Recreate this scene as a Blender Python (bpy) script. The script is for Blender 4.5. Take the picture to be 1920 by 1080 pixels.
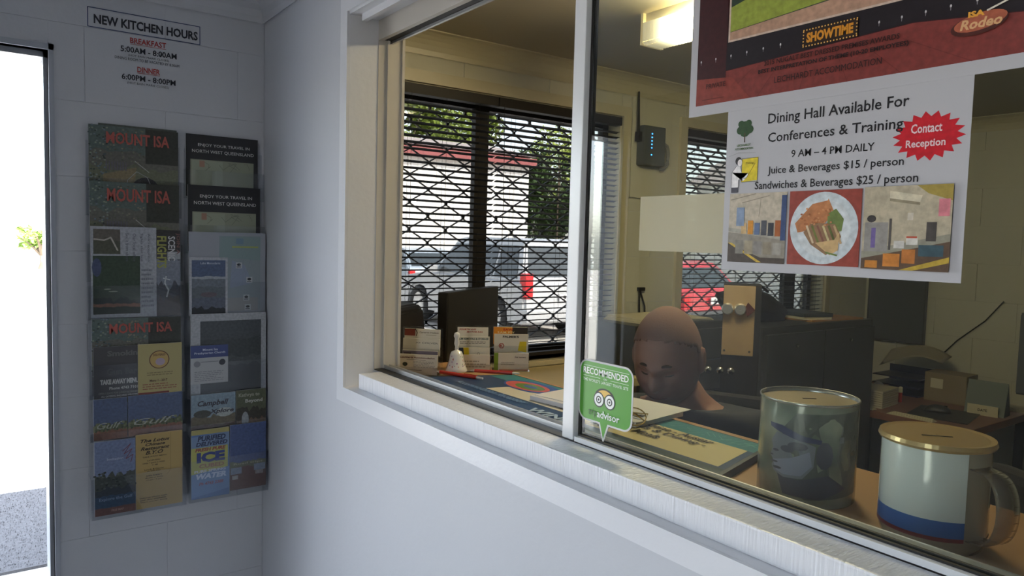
import bpy, bmesh, math, random
from mathutils import Vector, Matrix, noise
for o in list(bpy.data.objects): bpy.data.objects.remove(o)
SC = bpy.context.scene
COL = SC.collection
R = math.radians
PI = math.pi

# ------------------------------------------------------------------ camera
cam_d = bpy.data.cameras.new('camera'); cam = bpy.data.objects.new('camera', cam_d); COL.objects.link(cam)
rt = Vector((0.58754675, 0.80875287, 0.02660086)); dn = Vector((0.06844478, -0.01691474, -0.99751151)); fw = Vector((-0.80629035, 0.58790534, -0.06529312))
cam.matrix_world = Matrix(((rt.x, -dn.x, -fw.x, 2.30), (rt.y, -dn.y, -fw.y, -0.716), (rt.z, -dn.z, -fw.z, 1.56), (0, 0, 0, 1)))
cam_d.sensor_width = 36.0; cam_d.lens = 1371.44 / 1920 * 36.0; cam_d.clip_start = 0.02; cam_d.clip_end = 400
SC.camera = cam

# ------------------------------------------------------------------ light
world = bpy.data.worlds.new('sky'); SC.world = world; world.use_nodes = True
nt = world.node_tree; nt.nodes.clear()
sky = nt.nodes.new('ShaderNodeTexSky'); sky.sky_type = 'NISHITA'; sky.sun_disc = False
sky.sun_elevation = R(42); sky.sun_rotation = R(70); sky.air_density = 1.0; sky.dust_density = 1.5; sky.ozone_density = 1.0
bg = nt.nodes.new('ShaderNodeBackground'); bg.inputs['Strength'].default_value = 2.05
wo = nt.nodes.new('ShaderNodeOutputWorld')
hs = nt.nodes.new('ShaderNodeHueSaturation'); hs.inputs['Saturation'].default_value = 0.50; nt.links.new(sky.outputs[0], hs.inputs['Color']); nt.links.new(hs.outputs[0], bg.inputs[0]); nt.links.new(bg.outputs[0], wo.inputs[0])
sd = bpy.data.lights.new('sun', 'SUN'); sd.energy = 34.0; sd.angle = R(0.53); sd.color = (1.0, 0.95, 0.86)
sun = bpy.data.objects.new('sun', sd); COL.objects.link(sun)
sun.rotation_euler = Vector((0.72, 0.22, 0.66)).to_track_quat('Z', 'Y').to_euler()
SC.view_settings.view_transform = 'Standard'; SC.view_settings.look = 'None'
SC.view_settings.gamma = 1.0; SC.view_settings.exposure = 0.0; SC.view_settings.use_curve_mapping = False
LAMP_POWER = 52      # brightness of the office batten's diffuser

# ------------------------------------------------------------------ materials
def lin(c):
    return tuple((v / 12.92 if v <= 0.04045 else ((v + 0.055) / 1.055) ** 2.4) for v in c)
def hx(s):
    return lin(tuple(int(s[i:i + 2], 16) / 255 for i in (0, 2, 4)))
MATS = {}
def mat(name, col, rough=0.5, metal=0.0, bump=0.0, bscale=60, var=0.0, vscale=8, spec=0.5, coat=0.0, emit=0, emitc=None):
    if name in MATS: return MATS[name]
    if isinstance(col, str): col = hx(col)
    m = bpy.data.materials.new(name); m.use_nodes = True; n = m.node_tree.nodes; l = m.node_tree.links
    b = n['Principled BSDF']
    b.inputs['Base Color'].default_value = (*col, 1); b.inputs['Roughness'].default_value = rough
    b.inputs['Metallic'].default_value = metal; b.inputs['Specular IOR Level'].default_value = spec
    b.inputs['Coat Weight'].default_value = coat
    tc = n.new('ShaderNodeTexCoord')
    if var > 0:
        t = n.new('ShaderNodeTexNoise'); t.inputs['Scale'].default_value = vscale; t.inputs['Detail'].default_value = 5
        mx = n.new('ShaderNodeMixRGB'); mx.inputs[1].default_value = (*[c * (1 - var) for c in col], 1); mx.inputs[2].default_value = (*[min(1, c * (1 + var)) for c in col], 1)
        l.new(tc.outputs['Object'], t.inputs['Vector']); l.new(t.outputs['Fac'], mx.inputs[0]); l.new(mx.outputs[0], b.inputs['Base Color'])
    if bump > 0:
        t2 = n.new('ShaderNodeTexNoise'); t2.inputs['Scale'].default_value = bscale; t2.inputs['Detail'].default_value = 4
        bp = n.new('ShaderNodeBump'); bp.inputs['Strength'].default_value = bump; bp.inputs['Distance'].default_value = 0.002
        l.new(tc.outputs['Object'], t2.inputs['Vector']); l.new(t2.outputs['Fac'], bp.inputs['Height']); l.new(bp.outputs[0], b.inputs['Normal'])
    if emit:
        b.inputs['Emission Color'].default_value = (*(emitc or col), 1); b.inputs['Emission Strength'].default_value = emit
    MATS[name] = m; return m
def glassmat(name, tint, ior=1.5, rough=0.0, haze=0.0, hazec=(0.8, 0.8, 0.8)):
    if name in MATS: return MATS[name]
    m = bpy.data.materials.new(name); m.use_nodes = True; n = m.node_tree.nodes; l = m.node_tree.links; n.clear()
    out = n.new('ShaderNodeOutputMaterial'); tr = n.new('ShaderNodeBsdfTransparent'); tr.inputs[0].default_value = (*tint, 1)
    gl = n.new('ShaderNodeBsdfGlossy'); gl.inputs['Roughness'].default_value = rough; gl.inputs[0].default_value = (1, 1, 1, 1)
    fr = n.new('ShaderNodeFresnel'); fr.inputs['IOR'].default_value = ior; ge = n.new('ShaderNodeNewGeometry'); mi = n.new('ShaderNodeMix'); mi.inputs['A'].default_value = ior; mi.inputs['B'].default_value = 1 / ior; l.new(ge.outputs['Backfacing'], mi.inputs['Factor']); l.new(mi.outputs['Result'], fr.inputs['IOR'])
    mx = n.new('ShaderNodeMixShader'); src = tr.outputs[0]
    if haze > 0:
        df = n.new('ShaderNodeBsdfDiffuse'); df.inputs[0].default_value = (*hazec, 1)
        m2 = n.new('ShaderNodeMixShader'); m2.inputs[0].default_value = haze
        l.new(tr.outputs[0], m2.inputs[1]); l.new(df.outputs[0], m2.inputs[2]); src = m2.outputs[0]
    l.new(fr.outputs[0], mx.inputs[0]); l.new(src, mx.inputs[1]); l.new(gl.outputs[0], mx.inputs[2]); l.new(mx.outputs[0], out.inputs[0])
    MATS[name] = m; return m
def printmat(name='printed_ink', grain=0.0, rough=0.35):
    if name in MATS: return MATS[name]
    m = bpy.data.materials.new(name); m.use_nodes = True; n = m.node_tree.nodes; l = m.node_tree.links
    b = n['Principled BSDF']; b.inputs['Roughness'].default_value = rough
    a = n.new('ShaderNodeVertexColor'); a.layer_name = 'ink'
    if grain > 0:
        tc = n.new('ShaderNodeTexCoord'); t = n.new('ShaderNodeTexNoise'); t.inputs['Scale'].default_value = 140; t.inputs['Detail'].default_value = 4
        hs = n.new('ShaderNodeHueSaturation'); mr = n.new('ShaderNodeMapRange')
        mr.inputs['From Min'].default_value = 0.3; mr.inputs['From Max'].default_value = 0.7
        mr.inputs['To Min'].default_value = 1 - grain; mr.inputs['To Max'].default_value = 1 + grain
        l.new(tc.outputs['Object'], t.inputs['Vector']); l.new(t.outputs['Fac'], mr.inputs[0]); l.new(mr.outputs[0], hs.inputs['Value'])
        l.new(a.outputs[0], hs.inputs['Color']); l.new(hs.outputs[0], b.inputs['Base Color'])
    else:
        l.new(a.outputs[0], b.inputs['Base Color'])
    MATS[name] = m; return m

WHITE = mat('white_wall_paint', (0.55, 0.565, 0.60), 0.5, bump=0.35, bscale=45, var=0.03, vscale=3)
WHITEG = mat('white_gloss_paint', (0.70, 0.71, 0.74), 0.28, bump=0.3, bscale=70, var=0.02)
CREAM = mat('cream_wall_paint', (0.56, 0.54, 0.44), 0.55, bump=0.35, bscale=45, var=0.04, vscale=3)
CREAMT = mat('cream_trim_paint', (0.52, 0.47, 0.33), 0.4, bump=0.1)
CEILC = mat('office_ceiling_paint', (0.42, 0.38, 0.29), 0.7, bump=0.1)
ALU = mat('white_powder_coat', (0.72, 0.73, 0.74), 0.25, bump=0.05, bscale=200)
SILV = mat('bare_aluminium', (0.62, 0.63, 0.64), 0.32, 0.9)
BLACKR = mat('black_rubber', (0.012, 0.011, 0.010), 0.6)
BLACKP = mat('black_plastic', (0.015, 0.014, 0.014), 0.4, bump=0.1, bscale=300)
DKGREY = mat('dark_grey_steel', (0.045, 0.045, 0.045), 0.45, bump=0.05, bscale=200)
BLIND = mat('dark_brown_blind', (0.016, 0.0125, 0.011), 0.6)
GRILL = mat('black_grille_paint', (0.014, 0.014, 0.014), 0.5)
WOOD = mat('pale_wood_laminate', (0.42, 0.24, 0.11), 0.38, var=0.12, vscale=14)
PAPER = mat('white_paper', (0.62, 0.615, 0.62), 0.55)
PAPERC = mat('cream_paper', (0.62, 0.56, 0.40), 0.6)
CONC = mat('pale_concrete', (0.50, 0.48, 0.44), 0.85, bump=0.5, bscale=30, var=0.1, vscale=2)
ACRYL = glassmat('clear_acrylic', (0.93, 0.94, 0.95), 1.45)
GLASS = glassmat('window_glass', (0.90, 0.93, 0.90), 1.52)
TINT = glassmat('tinted_window_glass', (0.375, 0.375, 0.37), 1.52)
PRINT = printmat('printed_ink'); PHOTO = printmat('photo_ink', 0.18)

# ------------------------------------------------------------------ helpers
def link(name, bm, m, parent=None, smooth=False, M=None, kind=None, label=None):
    me = bpy.data.meshes.new(name); bm.normal_update(); bm.to_mesh(me); bm.free()
    if smooth:
        for p in me.polygons: p.use_smooth = True
    for q in (m if isinstance(m, (list, tuple)) else [m]): me.materials.append(q)
    o = bpy.data.objects.new(name, me); COL.objects.link(o)
    if parent is not None: o.parent = parent
    if M is not None: o.matrix_world = M if parent is None else M
    if parent is not None and M is not None: o.matrix_local = M
    if kind: o['kind'] = kind
    if label: o['label'] = label
    return o
def tag(o, label, cat, group=None):
    o['label'] = label; o['category'] = cat
    if group: o['group'] = group
    return o
def thing(name, label, cat, loc=(0, 0, 0), rz=0.0, group=None, M=None):
    o = bpy.data.objects.new(name, None); COL.objects.link(o); o.empty_display_size = 0.05
    o.matrix_world = M if M is not None else Matrix.Translation(loc) @ Matrix.Rotation(rz, 4, 'Z')
    return tag(o, label, cat, group)
def copy_tree(o, parent=None):
    c = o.copy(); COL.objects.link(c); c.parent = parent
    for ch in list(o.children): copy_tree(ch, c)
    return c
def nb(): return bmesh.new()
def box(bm, x0, x1, y0, y1, z0, z1, M=None, bev=0.0):
    vs = [bm.verts.new(p) for p in ((x0, y0, z0), (x1, y0, z0), (x1, y1, z0), (x0, y1, z0), (x0, y0, z1), (x1, y0, z1), (x1, y1, z1), (x0, y1, z1))]
    fs = [bm.faces.new([vs[i] for i in f]) for f in ((0, 3, 2, 1), (4, 5, 6, 7), (0, 1, 5, 4), (1, 2, 6, 5), (2, 3, 7, 6), (3, 0, 4, 7))]
    if bev > 0:
        es = list({e for f in fs for e in f.edges})
        r = bmesh.ops.bevel(bm, geom=es, offset=bev, segments=2, affect='EDGES', profile=0.7)
        vs = list({v for f in r['faces'] for v in f.verts} | {v for v in vs if v.is_valid})
    if M is not None: bmesh.ops.transform(bm, matrix=M, verts=vs)
    return bm
def basis(d):
    d = Vector(d).normalized(); a = Vector((0, 0, 1)) if abs(d.z) < 0.9 else Vector((1, 0, 0))
    u = d.cross(a).normalized(); return u, d.cross(u).normalized()
def tube(bm, pts, r, seg=8, caps=True):
    pts = [Vector(p) for p in pts]; rings = []; rr = r if isinstance(r, (list, tuple)) else [r] * len(pts)
    u, v = basis(pts[1] - pts[0])
    for i, p in enumerate(pts):
        d = (pts[min(i + 1, len(pts) - 1)] - pts[max(i - 1, 0)]).normalized()
        u = (u - d * u.dot(d)).normalized(); v = d.cross(u)
        rings.append([bm.verts.new(p + (u * math.cos(2 * PI * k / seg) + v * math.sin(2 * PI * k / seg)) * rr[i]) for k in range(seg)])
    for a, b in zip(rings, rings[1:]):
        for k in range(seg): bm.faces.new((a[k], a[(k + 1) % seg], b[(k + 1) % seg], b[k]))
    if caps:
        bm.faces.new(rings[0][::-1]); bm.faces.new(rings[-1])
    return bm
def lathe(bm, prof, seg=32, c=(0, 0, 0), M=None):
    rings = []; vs = []
    for r, z in prof:
        if r < 1e-6: rings.append([bm.verts.new((c[0], c[1], c[2] + z))])
        else: rings.append([bm.verts.new((c[0] + r * math.cos(2 * PI * k / seg), c[1] + r * math.sin(2 * PI * k / seg), c[2] + z)) for k in range(seg)])
        vs += rings[-1]
    for a, b in zip(rings, rings[1:]):
        for k in range(seg):
            k2 = (k + 1) % seg
            if len(a) == 1 and len(b) == 1: continue
            if len(a) == 1: bm.faces.new((a[0], b[k2], b[k]))
            elif len(b) == 1: bm.faces.new((a[k], a[k2], b[0]))
            else: bm.faces.new((a[k], a[k2], b[k2], b[k]))
    if M is not None: bmesh.ops.transform(bm, matrix=M, verts=vs)
    return bm
def prism(bm, poly, d0, d1, ax='y', M=None, bev=0):
    def p3(a, b, d): return {'y': (a, d, b), 'x': (d, a, b), 'z': (a, b, d)}[ax]
    A = [bm.verts.new(p3(a, b, d0)) for a, b in poly]; B = [bm.verts.new(p3(a, b, d1)) for a, b in poly]
    fs = [bm.faces.new(A), bm.faces.new(B[::-1])]
    n = len(poly)
    for i in range(n): fs.append(bm.faces.new((A[(i + 1) % n], A[i], B[i], B[(i + 1) % n])))
    bmesh.ops.recalc_face_normals(bm, faces=fs)
    if M is not None: bmesh.ops.transform(bm, matrix=M, verts=A + B)
    return bm
def frame_M(O, U, V):
    U = Vector(U).normalized(); V = Vector(V); V = (V - U * V.dot(U)).normalized(); N = U.cross(V)
    return Matrix(((U.x, V.x, N.x, O[0]), (U.y, V.y, N.y, O[1]), (U.z, V.z, N.z, O[2]), (0, 0, 0, 1)))
WEST = lambda x, y, z: frame_M((x, y, z), (0, 1, 0), (0, 0, 1))
SHOP = lambda x, y, z: frame_M((x, y, z), (1, 0, 0), (0, 0, 1))
TOP = lambda x, y, z, a=0: frame_M((x, y, z), (math.cos(a), math.sin(a), 0), (-math.sin(a), math.cos(a), 0))

# text as flat lettering -------------------------------------------------
_tc = {}
def glyphs(s, bold, shear=0.0, space=1.0):
    key = (s, bold, shear, space)
    if key in _tc: return _tc[key]
    cu = bpy.data.curves.new('t', 'FONT'); cu.body = s; cu.size = 1; cu.offset = bold; cu.resolution_u = 2; cu.shear = shear; cu.space_character = space
    ob = bpy.data.objects.new('t', cu); COL.objects.link(ob)
    dg = bpy.context.evaluated_depsgraph_get(); me = bpy.data.meshes.new_from_object(ob.evaluated_get(dg))
    vs = [tuple(v.co) for v in me.vertices]; fs = [tuple(p.vertices) for p in me.polygons]
    bpy.data.objects.remove(ob); bpy.data.curves.remove(cu); bpy.data.meshes.remove(me)
    if not vs: return ([], [])
    x0 = min(v[0] for v in vs); x1 = max(v[0] for v in vs); y0 = min(v[1] for v in vs); y1 = max(v[1] for v in vs)
    _tc[key] = ([((v[0] - x0) / (x1 - x0), (v[1] - y0) / max(1e-6, y1 - y0)) for v in vs], fs); return _tc[key]
class Flat:
    """flat print on a sheet: shapes in the sheet's own plane, layer by layer"""
    def __init__(s, base=0.0, sat=1.0): s.sat = sat; s.V = []; s.F = []; s.C = []; s.T = []; s.z = base + 0.00015
    def up(s): s.z += 0.00012; return s
    def _c(s, c):
        c = hx(c) if isinstance(c, str) else c; m = sum(c) / 3; return tuple(m + (v - m) * s.sat for v in c)
    def poly(s, pts, c):
        b = len(s.V); s.V += [(p[0], p[1], s.z) for p in pts]; s.F.append(tuple(range(b, b + len(pts)))); s.C.append(s._c(c)); s.z += 0.00001; return s
    def rect(s, a, b, c, d, col): return s.poly(((a, b), (c, b), (c, d), (a, d)), col)
    def ell(s, cx, cy, rx, ry, col, n=24, a0=0, a1=2 * PI, rot=0):
        p = []
        for k in range(n):
            t = a0 + (a1 - a0) * k / (n if a1 - a0 > 6.28 else n - 1); x = rx * math.cos(t); y = ry * math.sin(t)
            p.append((cx + x * math.cos(rot) - y * math.sin(rot), cy + x * math.sin(rot) + y * math.cos(rot)))
        return s.poly(p, col)
    def line(s, pts, w, col):
        for a, b in zip(pts, pts[1:]):
            d = Vector((b[0] - a[0], b[1] - a[1]))
            if d.length < 1e-9: continue
            n = Vector((-d.y, d.x)).normalized() * w / 2; e = d.normalized() * w * 0.2
            s.poly(((a[0] - n.x - e.x, a[1] - n.y - e.y), (b[0] - n.x + e.x, b[1] - n.y + e.y), (b[0] + n.x + e.x, b[1] + n.y + e.y), (a[0] + n.x - e.x, a[1] + n.y - e.y)), col)
        return s
    def ring(s, cx, cy, rx, ry, w, col, n=28): return s.line([(cx + rx * math.cos(2 * PI * k / n), cy + ry * math.sin(2 * PI * k / n)) for k in range(n + 1)], w, col)
    def frame(s, a, b, c, d, w, col): return s.line([(a, b), (c, b), (c, d), (a, d), (a, b)], w, col)
    def text(s, t, a, b, c, d, col, bold=0.012, rot=0, shear=0.0):
        vs, fs = glyphs(t, bold, shear); w = c - a; h = d - b; TV = []; z = s.z + 0.0003; s.z += 0.00001
        for u, v in vs:
            if rot == -90: TV.append((a + v * w, d - u * h, z))
            else: TV.append((a + u * w, b + v * h, z))
        s.T.append((TV, fs, [s._c(col)] * len(fs))); return s
    def ragged(s, a, b, c, d, col, n=4, seed=1):      # lines of print too small to read
        rnd = random.Random(seed); h = (d - b) / n
        for i in range(n):
            x = a; y = b + h * (i + 0.25)
            e = c - rnd.uniform(0, 0.3) * (c - a)
            while x < e:
                w = rnd.uniform(0.06, 0.16) * (c - a); s.rect(x, y, min(e, x + w), y + h * 0.42, col); x += w + 0.025 * (c - a)
        return s
    def scene(s, a, b, c, d, bands, seed=1, blobs=()):  # simple landscape picture: (height, colour) bands with uneven skylines, then blobs
        rnd = random.Random(seed); s.rect(a, b, c, d, bands[0][1]); s.up()
        for h, col, rug in bands[1:]:
            n = 14; top = [(a + (c - a) * i / n, b + (d - b) * max(0, min(1, h + rnd.uniform(-rug, rug)))) for i in range(n + 1)]
            s.poly([(a, b)] + [(c, b)] + top[::-1], col); s.up()
        for (x, y, rx, ry, col) in blobs: s.ell(a + (c - a) * x, b + (d - b) * y, (c - a) * rx, (d - b) * ry, col, 12); s.up()
        return s
    def build(s, parent, photo=False):
        jobs = [('print', s.V, s.F, s.C, PHOTO if photo else PRINT)] + [('lettering', V, F, C, PRINT) for V, F, C in s.T]
        for nm, V, F, C, m in jobs:
            if not V: continue
            me = bpy.data.meshes.new(nm); me.from_pydata(V, [], F); at = me.color_attributes.new('ink', 'FLOAT_COLOR', 'CORNER')
            for p in me.polygons:
                for li in p.loop_indices: at.data[li].color = (*C[p.index], 1)
            me.materials.append(m); o = bpy.data.objects.new(nm, me); COL.objects.link(o); o.parent = parent
def sheet(name, label, cat, M, w, h, t=0.001, m=None, group=None):
    o = link(name, box(nb(), 0, w, 0, h, -t, 0), m or PAPER, M=M); tag(o, label, cat, group); return o, Flat()

def struct(name, bm, m, parent=None):
    return link(name, bm, m, parent, kind='structure')

# ================================================================== THE SETTING
def rect_sub(rects, hole):
    out = []; a, b, c, d = hole
    for (x0, y0, x1, y1) in rects:
        if x1 <= a or x0 >= c or y1 <= b or y0 >= d: out.append((x0, y0, x1, y1)); continue
        if x0 < a: out.append((x0, y0, a, y1))
        if x1 > c: out.append((c, y0, x1, y1))
        m0 = max(x0, a); m1 = min(x1, c)
        if y0 < b: out.append((m0, y0, m1, b))
        if y1 > d: out.append((m0, d, m1, y1))
    return out
DOOR = (-1.385, -0.20, -0.562, 2.025); W2 = (0.415, 1.085, 1.52, 2.10); W3 = (1.93, 1.085, 3.14, 2.10)
# west wall : slab with painted blocks laid on it, both rooms
bm = nb()
for (a, b, c, d) in rect_sub(rect_sub(rect_sub([(-3.0, -0.2, 3.72, 2.45)], DOOR), W2), W3): box(bm, -0.14, -0.0018, a, c, b, d)
west = struct('wall_west', bm, WHITE)
def blocks(wall, plane, holes, m, u0, u1, v0=0.7):
    k = 0; z = v0
    while z < 2.26:
        z1 = min(z + 0.2, 2.268); u = u0 - (0.2 if k % 2 else 0.0)
        while u < u1:
            rs = [(max(u, u0) + 0.0008, z + 0.0008, min(u + 0.4, u1) - 0.0008, z1 - 0.0008)]
            for h in holes: rs = rect_sub(rs, h)
            for (a, b, c, d) in rs:
                if c - a < 0.01 or d - b < 0.01: continue
                bm = nb()
                if plane == 'x': box(bm, -0.0018, 0, a, c, b, d, bev=0.0007)
                else: box(bm, a, c, 3.6, 3.604, b, d, bev=0.0009)
                link('block', bm, m, wall)
            u += 0.4
        z += 0.2; k += 1
blocks(west, 'x', [DOOR], WHITE, -1.48, 0.0, 0.1)
blocks(west, 'x', [W2, W3], CREAM, 0.12, 3.6, 0.7)
bm = nb(); box(bm, -0.14, 3.72, 3.604, 3.74, -0.2, 2.45); north = struct('wall_north', bm, CREAM)
blocks(north, 'y', [], CREAM, 0.0, 2.0, 0.7)
bm = nb(); box(bm, 3.6, 3.72, 0.12, 3.6, -0.2, 2.45); struct('wall_east', bm, CREAM)
# wall between lobby and office, with the reception opening
OPN = (0.633, 1.186, 3.306, 2.094)
bm = nb()
for (a, b, c, d) in rect_sub([(-0.004, -0.2, 6.0, 2.45)], OPN): box(bm, a, c, 0, 0.12, b, d)
inner = struct('wall_inner', bm, WHITE)
bm = nb()
for (a, b, c, d) in rect_sub([(-0.14, -0.2, 6.0, 2.45)], (1.95, 0.0, 2.42, 2.12)): box(bm, a, c, -1.62, -1.48, b, d)
struct('wall_south', bm, mat('low_bounce_grey_wall', (0.22, 0.22, 0.225), 0.6))  # unseen wall kept dark to cut bounce light and reflections in the pane
bm = nb(); box(bm, 5.9, 6.0, -1.48, 0, 0, 2.45); struct('wall_lobby_end', bm, MATS['low_bounce_grey_wall'])
d2 = struct('added_doorway', nb(), WHITE)      # unseen doorway added behind the camera, sized to light the reception wall
bm = nb(); box(bm, 1.95, 1.98, -1.61, -1.49, 0, 2.12); box(bm, 2.39, 2.42, -1.61, -1.49, 0, 2.12); box(bm, 1.95, 2.42, -1.61, -1.49, 2.09, 2.12); link('door_frame', bm, mat('aluminium_door', (0.5, 0.5, 0.5), 0.4), d2)
bm = nb(); box(bm, -0.14, 6.0, -1.62, 3.74, -0.2, 0.0); struct('floor', bm, mat('grey_floor_tiles', (0.07, 0.07, 0.075), 0.6, var=0.1))
bm = nb(); box(bm, 0, 6.0, -1.48, 0.0, 2.27, 2.30); struct('ceiling', bm, WHITE)
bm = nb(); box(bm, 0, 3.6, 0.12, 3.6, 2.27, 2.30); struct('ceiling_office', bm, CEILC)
bm = nb(); box(bm, -0.62, 7.6, -1.95, 4.4, 2.47, 2.62); struct('roof', bm, mat('roof_steel', (0.4, 0.4, 0.4), 0.5))
# coved cornices
def cove(p0, p1, d, s=0.075):      # d : direction into room
    n = 6; poly = [(0, 0), (s, 0)] + [(s - s * math.sin(t * PI / 2 / n) * 0.9, -s * (1 - math.cos(t * PI / 2 / n)) * 1.0 - 0.004) for t in range(n + 1)] + [(0, -s)]
    bm = nb(); P0 = Vector(p0); P1 = Vector(p1); D = Vector(d); Z = Vector((0, 0, 1))
    A = [bm.verts.new(P0 + D * a + Z * b) for a, b in poly]; B = [bm.verts.new(P1 + D * a + Z * b) for a, b in poly]
    fs = [bm.faces.new(A), bm.faces.new(B[::-1])]
    for i in range(len(poly)): fs.append(bm.faces.new((A[i], A[(i + 1) % len(poly)], B[(i + 1) % len(poly)], B[i])))
    bmesh.ops.recalc_face_normals(bm, faces=fs); return bm
struct('trim_1', cove((0.0, -1.48, 2.27), (0.0, 0, 2.27), (1, 0, 0), 0.07), WHITE)
struct('trim_2', cove((0.0, 0, 2.27), (5.9, 0, 2.27), (0, -1, 0), 0.07), WHITE)
struct('trim_3', cove((0.0, -1.48, 2.27), (5.9, -1.48, 2.27), (0, 1, 0), 0.07), WHITE)
struct('trim_4', cove((0.0, 0.12, 2.27), (0.0, 3.6, 2.27), (1, 0, 0), 0.07), CREAMT)
struct('trim_5', cove((0.0, 3.6, 2.27), (3.6, 3.6, 2.27), (0, -1, 0), 0.07), CREAMT)
# ---- lobby door opening: steel frame and the leaf standing open outside
bm = nb(); 
box(bm, -0.15, 0.006, -0.562, -0.550, 0, 2.04); box(bm, -0.15, -0.03, -0.572, -0.562, 0, 2.025)
box(bm, -0.15, 0.006, -1.397, -1.385, 0, 2.04); box(bm, -0.15, -0.03, -1.385, -1.375, 0, 2.025)
box(bm, -0.15, 0.006, -1.397, -0.550, 2.025, 2.04); box(bm, -0.15, -0.03, -1.385, -0.562, 2.010, 2.025)
d1 = struct('door_1', bm, mat('blue_white_steel', (0.40, 0.43, 0.48), 0.35))
bm = nb(); box(bm, -0.80, 0.0, -0.04, 0.0, 0.01, 2.01, M=Matrix.Translation((-0.152, -1.385, 0)) @ Matrix.Rotation(R(43), 4, 'Z'), bev=0.003); link('door_leaf', bm, WHITEG, d1)
bm = nb(); box(bm, -0.60, 0.02, -1.385, -0.562, -0.03, 0.012); link('threshold', bm, CONC, d1)
# ---- window_1 : reception window (casing, sill, aluminium frame, sliding pane)
w1 = struct('window_1', nb(), WHITEG)
bm = nb()
for (a, b, c, d) in rect_sub([(0.600, 1.156, 3.34, 2.127)], (0.639, 1.192, 3.30, 2.088)): box(bm, a, c, -0.006, 0.0, b, d)
link('casing', bm, WHITEG, w1)
bm = nb()   # reveal lining
box(bm, 0.6335, 0.639, 0.0003, 0.1195, 1.192, 2.088); box(bm, 0.639, 3.3, 0.0003, 0.1195, 2.082, 2.0935); box(bm, 0.639, 3.3, 0.0003, 0.1195, 1.1865, 1.192)
box(bm, 0.66, 3.3, 0.022, 0.034, 2.066, 2.082)
link('reveal_lining', bm, WHITEG, w1)
bm = nb(); box(bm, 0.672, 3.3, 0.020, 0.12, 1.192, 1.2285, bev=0.003); SILLP = mat('brushed_sill_paint', (0.70, 0.71, 0.74), 0.22, bump=0.9, bscale=1.0)
for nd in SILLP.node_tree.nodes:
    if nd.type == 'TEX_NOISE':
        mpn = SILLP.node_tree.nodes.new('ShaderNodeMapping'); mpn.inputs['Scale'].default_value = (260, 60, 8); tcn = [q for q in SILLP.node_tree.nodes if q.type == 'TEX_COORD'][0]
        SILLP.node_tree.links.new(tcn.outputs['Object'], mpn.inputs[0]); SILLP.node_tree.links.new(mpn.outputs[0], nd.inputs['Vector'])
link('sill_board', bm, SILLP, w1)
bm = nb()   # fixed aluminium frame
box(bm, 0.6335, 0.6405, 0.075, 0.145, 1.2285, 2.082)
box(bm, 0.6405, 3.3, 0.075, 0.087, 2.035, 2.082)
box(bm, 0.6405, 0.6440, 0.138, 0.145, 1.2285, 2.05); box(bm, 0.6405, 0.6445, 0.098, 0.104, 1.2285, 2.05)
box(bm, 0.639, 3.3, 0.120, 0.145, 2.05, 2.082)
link('window_frame', bm, mat('beige_powder_coat', (0.55, 0.52, 0.47), 0.3), w1)
bm = nb(); box(bm, 0.6405, 3.3, 0.0875, 0.1195, 2.037, 2.0815); box(bm, 0.6405, 3.3, 0.076, 0.100, 1.2285, 1.2305); link('track_channel', bm, BLACKR, w1)
bm = nb(); box(bm, 0.6405, 3.3, 0.100, 0.1035, 1.2285, 1.240); box(bm, 0.6405, 3.3, 0.1035, 0.117, 1.2285, 1.233); box(bm, 0.6405, 3.3, 0.117, 0.1205, 1.2285, 1.239); box(bm, 0.6405, 3.3, 0.106, 0.112, 2.030, 2.036)
link('track', bm, SILV, w1)
sp = thing('sliding_pane', 'white aluminium framed sliding glass pane closing right part of reception window', 'window pane', (0, 0, 0))
bm = nb(); box(bm, 1.366, 1.394, 0.078, 0.100, 1.2215, 2.036, bev=0.002); link('stile', bm, ALU, sp)
bm = nb(); box(bm, 1.400, 3.28, 0.076, 0.098, 1.2295, 1.2385); link('bottom_rail', bm, ALU, sp)
bm = nb(); box(bm, 1.398, 3.28, 0.078, 0.098, 2.02, 2.036); link('top_rail', bm, ALU, sp)
bm = nb(); box(bm, 1.394, 1.400, 0.0893, 0.099, 1.23, 2.03); box(bm, 1.40, 3.28, 0.0925, 0.097, 1.2385, 1.2425); box(bm, 1.40, 3.28, 0.084, 0.0885, 1.2385, 1.241); link('gasket', bm, BLACKR, sp)
bm = nb(); box(bm, 1.40, 3.28, 0.0885, 0.0925, 1.2385, 2.02); link('glass', bm, GLASS, sp)

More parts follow.
